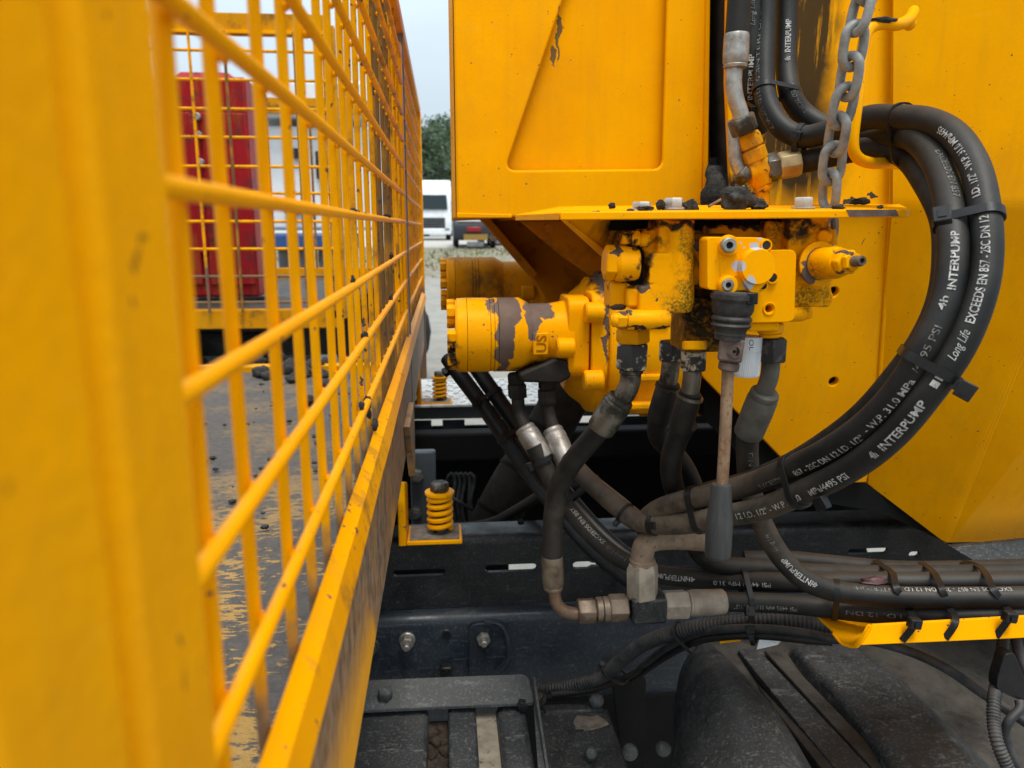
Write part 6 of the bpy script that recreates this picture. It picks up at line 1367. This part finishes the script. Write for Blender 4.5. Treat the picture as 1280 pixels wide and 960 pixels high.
# ================================================================== TRAY
def tray():
    t = thing('hose_tray', 'yellow folded steel tray edge carrying the bundled hoses at the lower right', 'tray', P(1180, 805, .62))
    # front lip
    m = MB(); m.prism([P(1076, 807, .625), P(1091, 781, .630), P(1300, 769, .600), P(1300, 797, .592)], (0, .003, 0)); m.build('front_lip', 'yellow', t, bevel=.001)
    # end return: curved cheek
    vs = []; k = 10
    for i in range(k+1):
        f = i/k; th = f*math.pi*.5; a = P(1026+6*f, 774+2*f, .69-.02*f)
        b0 = P(1030, 776, .69); 
    row1 = smoothpath(pix((1022, 773, .70), (1040, 790, .675), (1052, 804, .655), (1064, 808, .64), (1074, 806, .628), (1088, 783, .628)), .004)
    row2 = smoothpath(pix((1090, 774, .74), (1094, 780, .71), (1096, 786, .69), (1096, 788, .67), (1094, 786, .65), (1091, 782, .634)), .004)
    n_ = 14; r1 = [row1[int(i*(len(row1)-1)/(n_-1))] for i in range(n_)]; r2_ = [row2[int(i*(len(row2)-1)/(n_-1))] for i in range(n_)]
    m = MB(); m.add(r1+r2_, [(i, i+1, n_+i+1, n_+i) for i in range(n_-1)]); o = m.build('end_cheek', 'yellow', t, ang=60); s = o.modifiers.new('s', 'SOLIDIFY'); s.thickness = .003
    m = MB(); m.tube(r1[4:], .0016, 8); m.build('cheek_edge', 'yellow', t)
    m = MB(); m.prism([P(1092, 798, .63), P(1300, 790, .60), P(1300, 786, .74), P(1092, 790, .77)], (0, 0, -.003)); m.build('tray_floor', 'yellow_dark', t)
tray()
def strap_tie(label, xs, lip, bot, lock=True):
    """flat tie laid over the bundled hoses, then down the tray lip"""
    t = thing('cable_tie', label, 'cable tie', P(*bot), 'black nylon ties over the tray')
    raw = []
    for L, px in zip((_p2, _p, MA, Bc, Bd), xs):
        i = min(range(len(L)), key=lambda q: abs(proj(L[q])[0]-px)+(0 if L[q].x > -.5 else 99)); p = L[i]
        n_ = ((CAM-p).normalized()*.75+Z*.75).normalized(); raw.append(p+n_*(HR+.0040))
    raw += [P(*lip), P(*bot)]; pts = smoothpath(raw, .003); vs = []; fs = []
    for i, p in enumerate(pts):
        u = tang(pts, i); n_ = ((CAM-p).normalized()+Z*.5).normalized(); n_ = (n_-u*n_.dot(u)).normalized(); s = u.cross(n_)*.0030
        vs += [p-s, p+s, p+s+n_*.0014, p-s+n_*.0014]
    m = MB(); k = len(pts)
    for i in range(k-1):
        for j in range(4): j2 = (j+1) % 4; fs.append((i*4+j, i*4+j2, i*4+4+j2, i*4+4+j))
    m.add(vs, fs); m.build('strap', 'plastic', t, ang=50)
    if lock:
        p = P(lip[0], lip[1], lip[2]-.004); m = MB(); m.box(p, (.0115, .008, .0095), Matrix.Rotation(.15, 3, 'Y')); m.build('lock', 'plastic', t, bevel=.0012)
        m = MB(); m.box(p+Vector((.001, -.0042, 0)), (.006, .002, .005)); m.build('slot_rim', 'plastic', t)
strap_tie('leftmost of the three ties strapped over the yellow tray lip', (1096, 1104, 1114, 1122, 1132), (1143, 779, .618), (1128, 801, .618))
strap_tie('middle tie strapped over the yellow tray lip, without a lock', (1148, 1157, 1168, 1178, 1186), (1195, 776, .611), (1182, 798, .611), False)
strap_tie('rightmost tie strapped over the yellow tray lip', (1204, 1218, 1232, 1243, 1253), (1262, 771, .601), (1245, 796, .602))
hose_tie([Bd, MA], (938, 740), HR*1.05, 'cable tie with its lock round two bundle hoses right of the tan ferrule', head=(936, 764, .70), width=.0055)
hose_tie([Bd, Bc], (1045, 750), HR*1.05, 'cable tie wrapping the bundle just left of the yellow tray', head=None, width=.0055)

# ================================================================== CONDUITS AND CABLES
def conduit(name, label, pts, r, pitch=.0046, m='conduit', grp='corrugated conduits'):
    path = smoothpath(pix(*pts), pitch/4); t = thing(name, label, 'conduit', path[0], grp); k = len(path)-1
    mb = MB(); mb.tube(path, lambda f: r*(1+.11*math.cos(f*k*math.pi/2)), 14); mb.build('corrugated_tube', m, t, ang=80); return t, path
_, C1 = conduit('corrugated_conduit', 'dark corrugated conduit rising along the chassis rail below the tee', [(676, 861, .985), (690, 861, .975), (720, 856, .96), (752, 845, .94), (780, 822, .91), (806, 804, .88), (840, 792, .85), (880, 783, .82), (940, 777, .79), (1000, 778, .77), (1040, 782, .76)], .0088)
ca, Ca = hose('black_cable', 'smooth black cable arching beside the conduit and under the yellow tray', [(800, 836, .93), (830, 812, .88), (868, 793, .83), (910, 786, .79), (960, 786, .76), (1010, 792, .73), (1040, 799, .71), (1080, 800, .70), (1130, 812, .69), (1180, 834, .66), (1230, 868, .64), (1300, 915, .60)], m='conduit', r=.0048, group='black cables')
cb, Cb = hose('black_cable', 'second smooth cable following above the first beside the tan ferrule', [(790, 850, .94), (830, 822, .89), (870, 802, .83), (915, 795, .79), (960, 795, .76), (1010, 800, .73), (1040, 802, .72)], m='rubber', r=.0045, group='black cables')
cc_, Cc = hose('black_cable', 'flat black cable below the conduit where it leaves the rail', [(690, 868, .96), (740, 862, .95), (780, 848, .935), (810, 832, .92)], m='rubber_dark', r=.0045, group='black cables')
hose_tie([C1, Cc], (760, 838), .0095, 'cable tie round the corrugated conduit at its lower end', head=(752, 832), width=.0045, m='conduit')
hose_tie([C1, Cb], (848, 790), .0095, 'cable tie where the conduit passes over the mudguard nose', head=(852, 784), width=.005, m='conduit')
hose_tie([C1, Cb], (942, 788), .0095, 'cable tie hanging below the bundle at the small white label', head=(938, 778), width=.0055)
m = MB(); m.prism([P(950, 797, .78), P(978, 800, .78), P(972, 806, .775), P(946, 812, .775)], (0, .001, 0)); tag(m.build('cable_label', 'white_label', smooth=False), 'small white printed label under the cables', 'label')
m = MB(); m.tube(pix((900, 803, .80), (925, 800, .80)), .0013, 6); tag(m.build('yellow_wire', 'yellow'), 'short bit of yellow wire showing under the cables', 'wire')
_, C2 = conduit('corrugated_conduit', 'corrugated conduit hanging at the lower right edge below the tray', [(1254, 790, .66), (1253, 812, .65), (1252, 830, .64), (1248, 850, .62), (1243, 870, .60), (1242, 900, .585), (1247, 930, .57), (1262, 965, .56), (1275, 1000, .55)], .0054, .0030)
def sleeve():
    t = thing('cable_sleeve', 'black split plastic sleeve where the right conduit divides', 'sleeve', P(1255, 870, .60))
    ol = [P(1256, 818, .60), P(1268, 816, .60), P(1280, 845, .60), P(1290, 880, .60), P(1266, 872, .60), P(1246, 862, .60), P(1247, 848, .60)]
    m = MB(); m.prism(roundpoly(ol, .004), (0, .012, 0)); m.build('shell', 'plastic', t, bevel=.003)
    m = MB(); m.tube(smoothpath(pix((1274, 876, .60), (1275, 886, .595), (1262, 900, .59), (1257, 915, .59), (1262, 940, .585), (1275, 970, .58)), .004), .0042, 12); m.build('branch_cable', 'conduit', t)
    m = MB(); m.tube(smoothpath(pix((1270, 800, .64), (1275, 820, .63), (1285, 850, .62)), .004), .005, 12); m.build('branch_cable', 'conduit', t)
sleeve()
for o in list(bpy.data.curves):
    if o.users == 0: bpy.data.curves.remove(o)
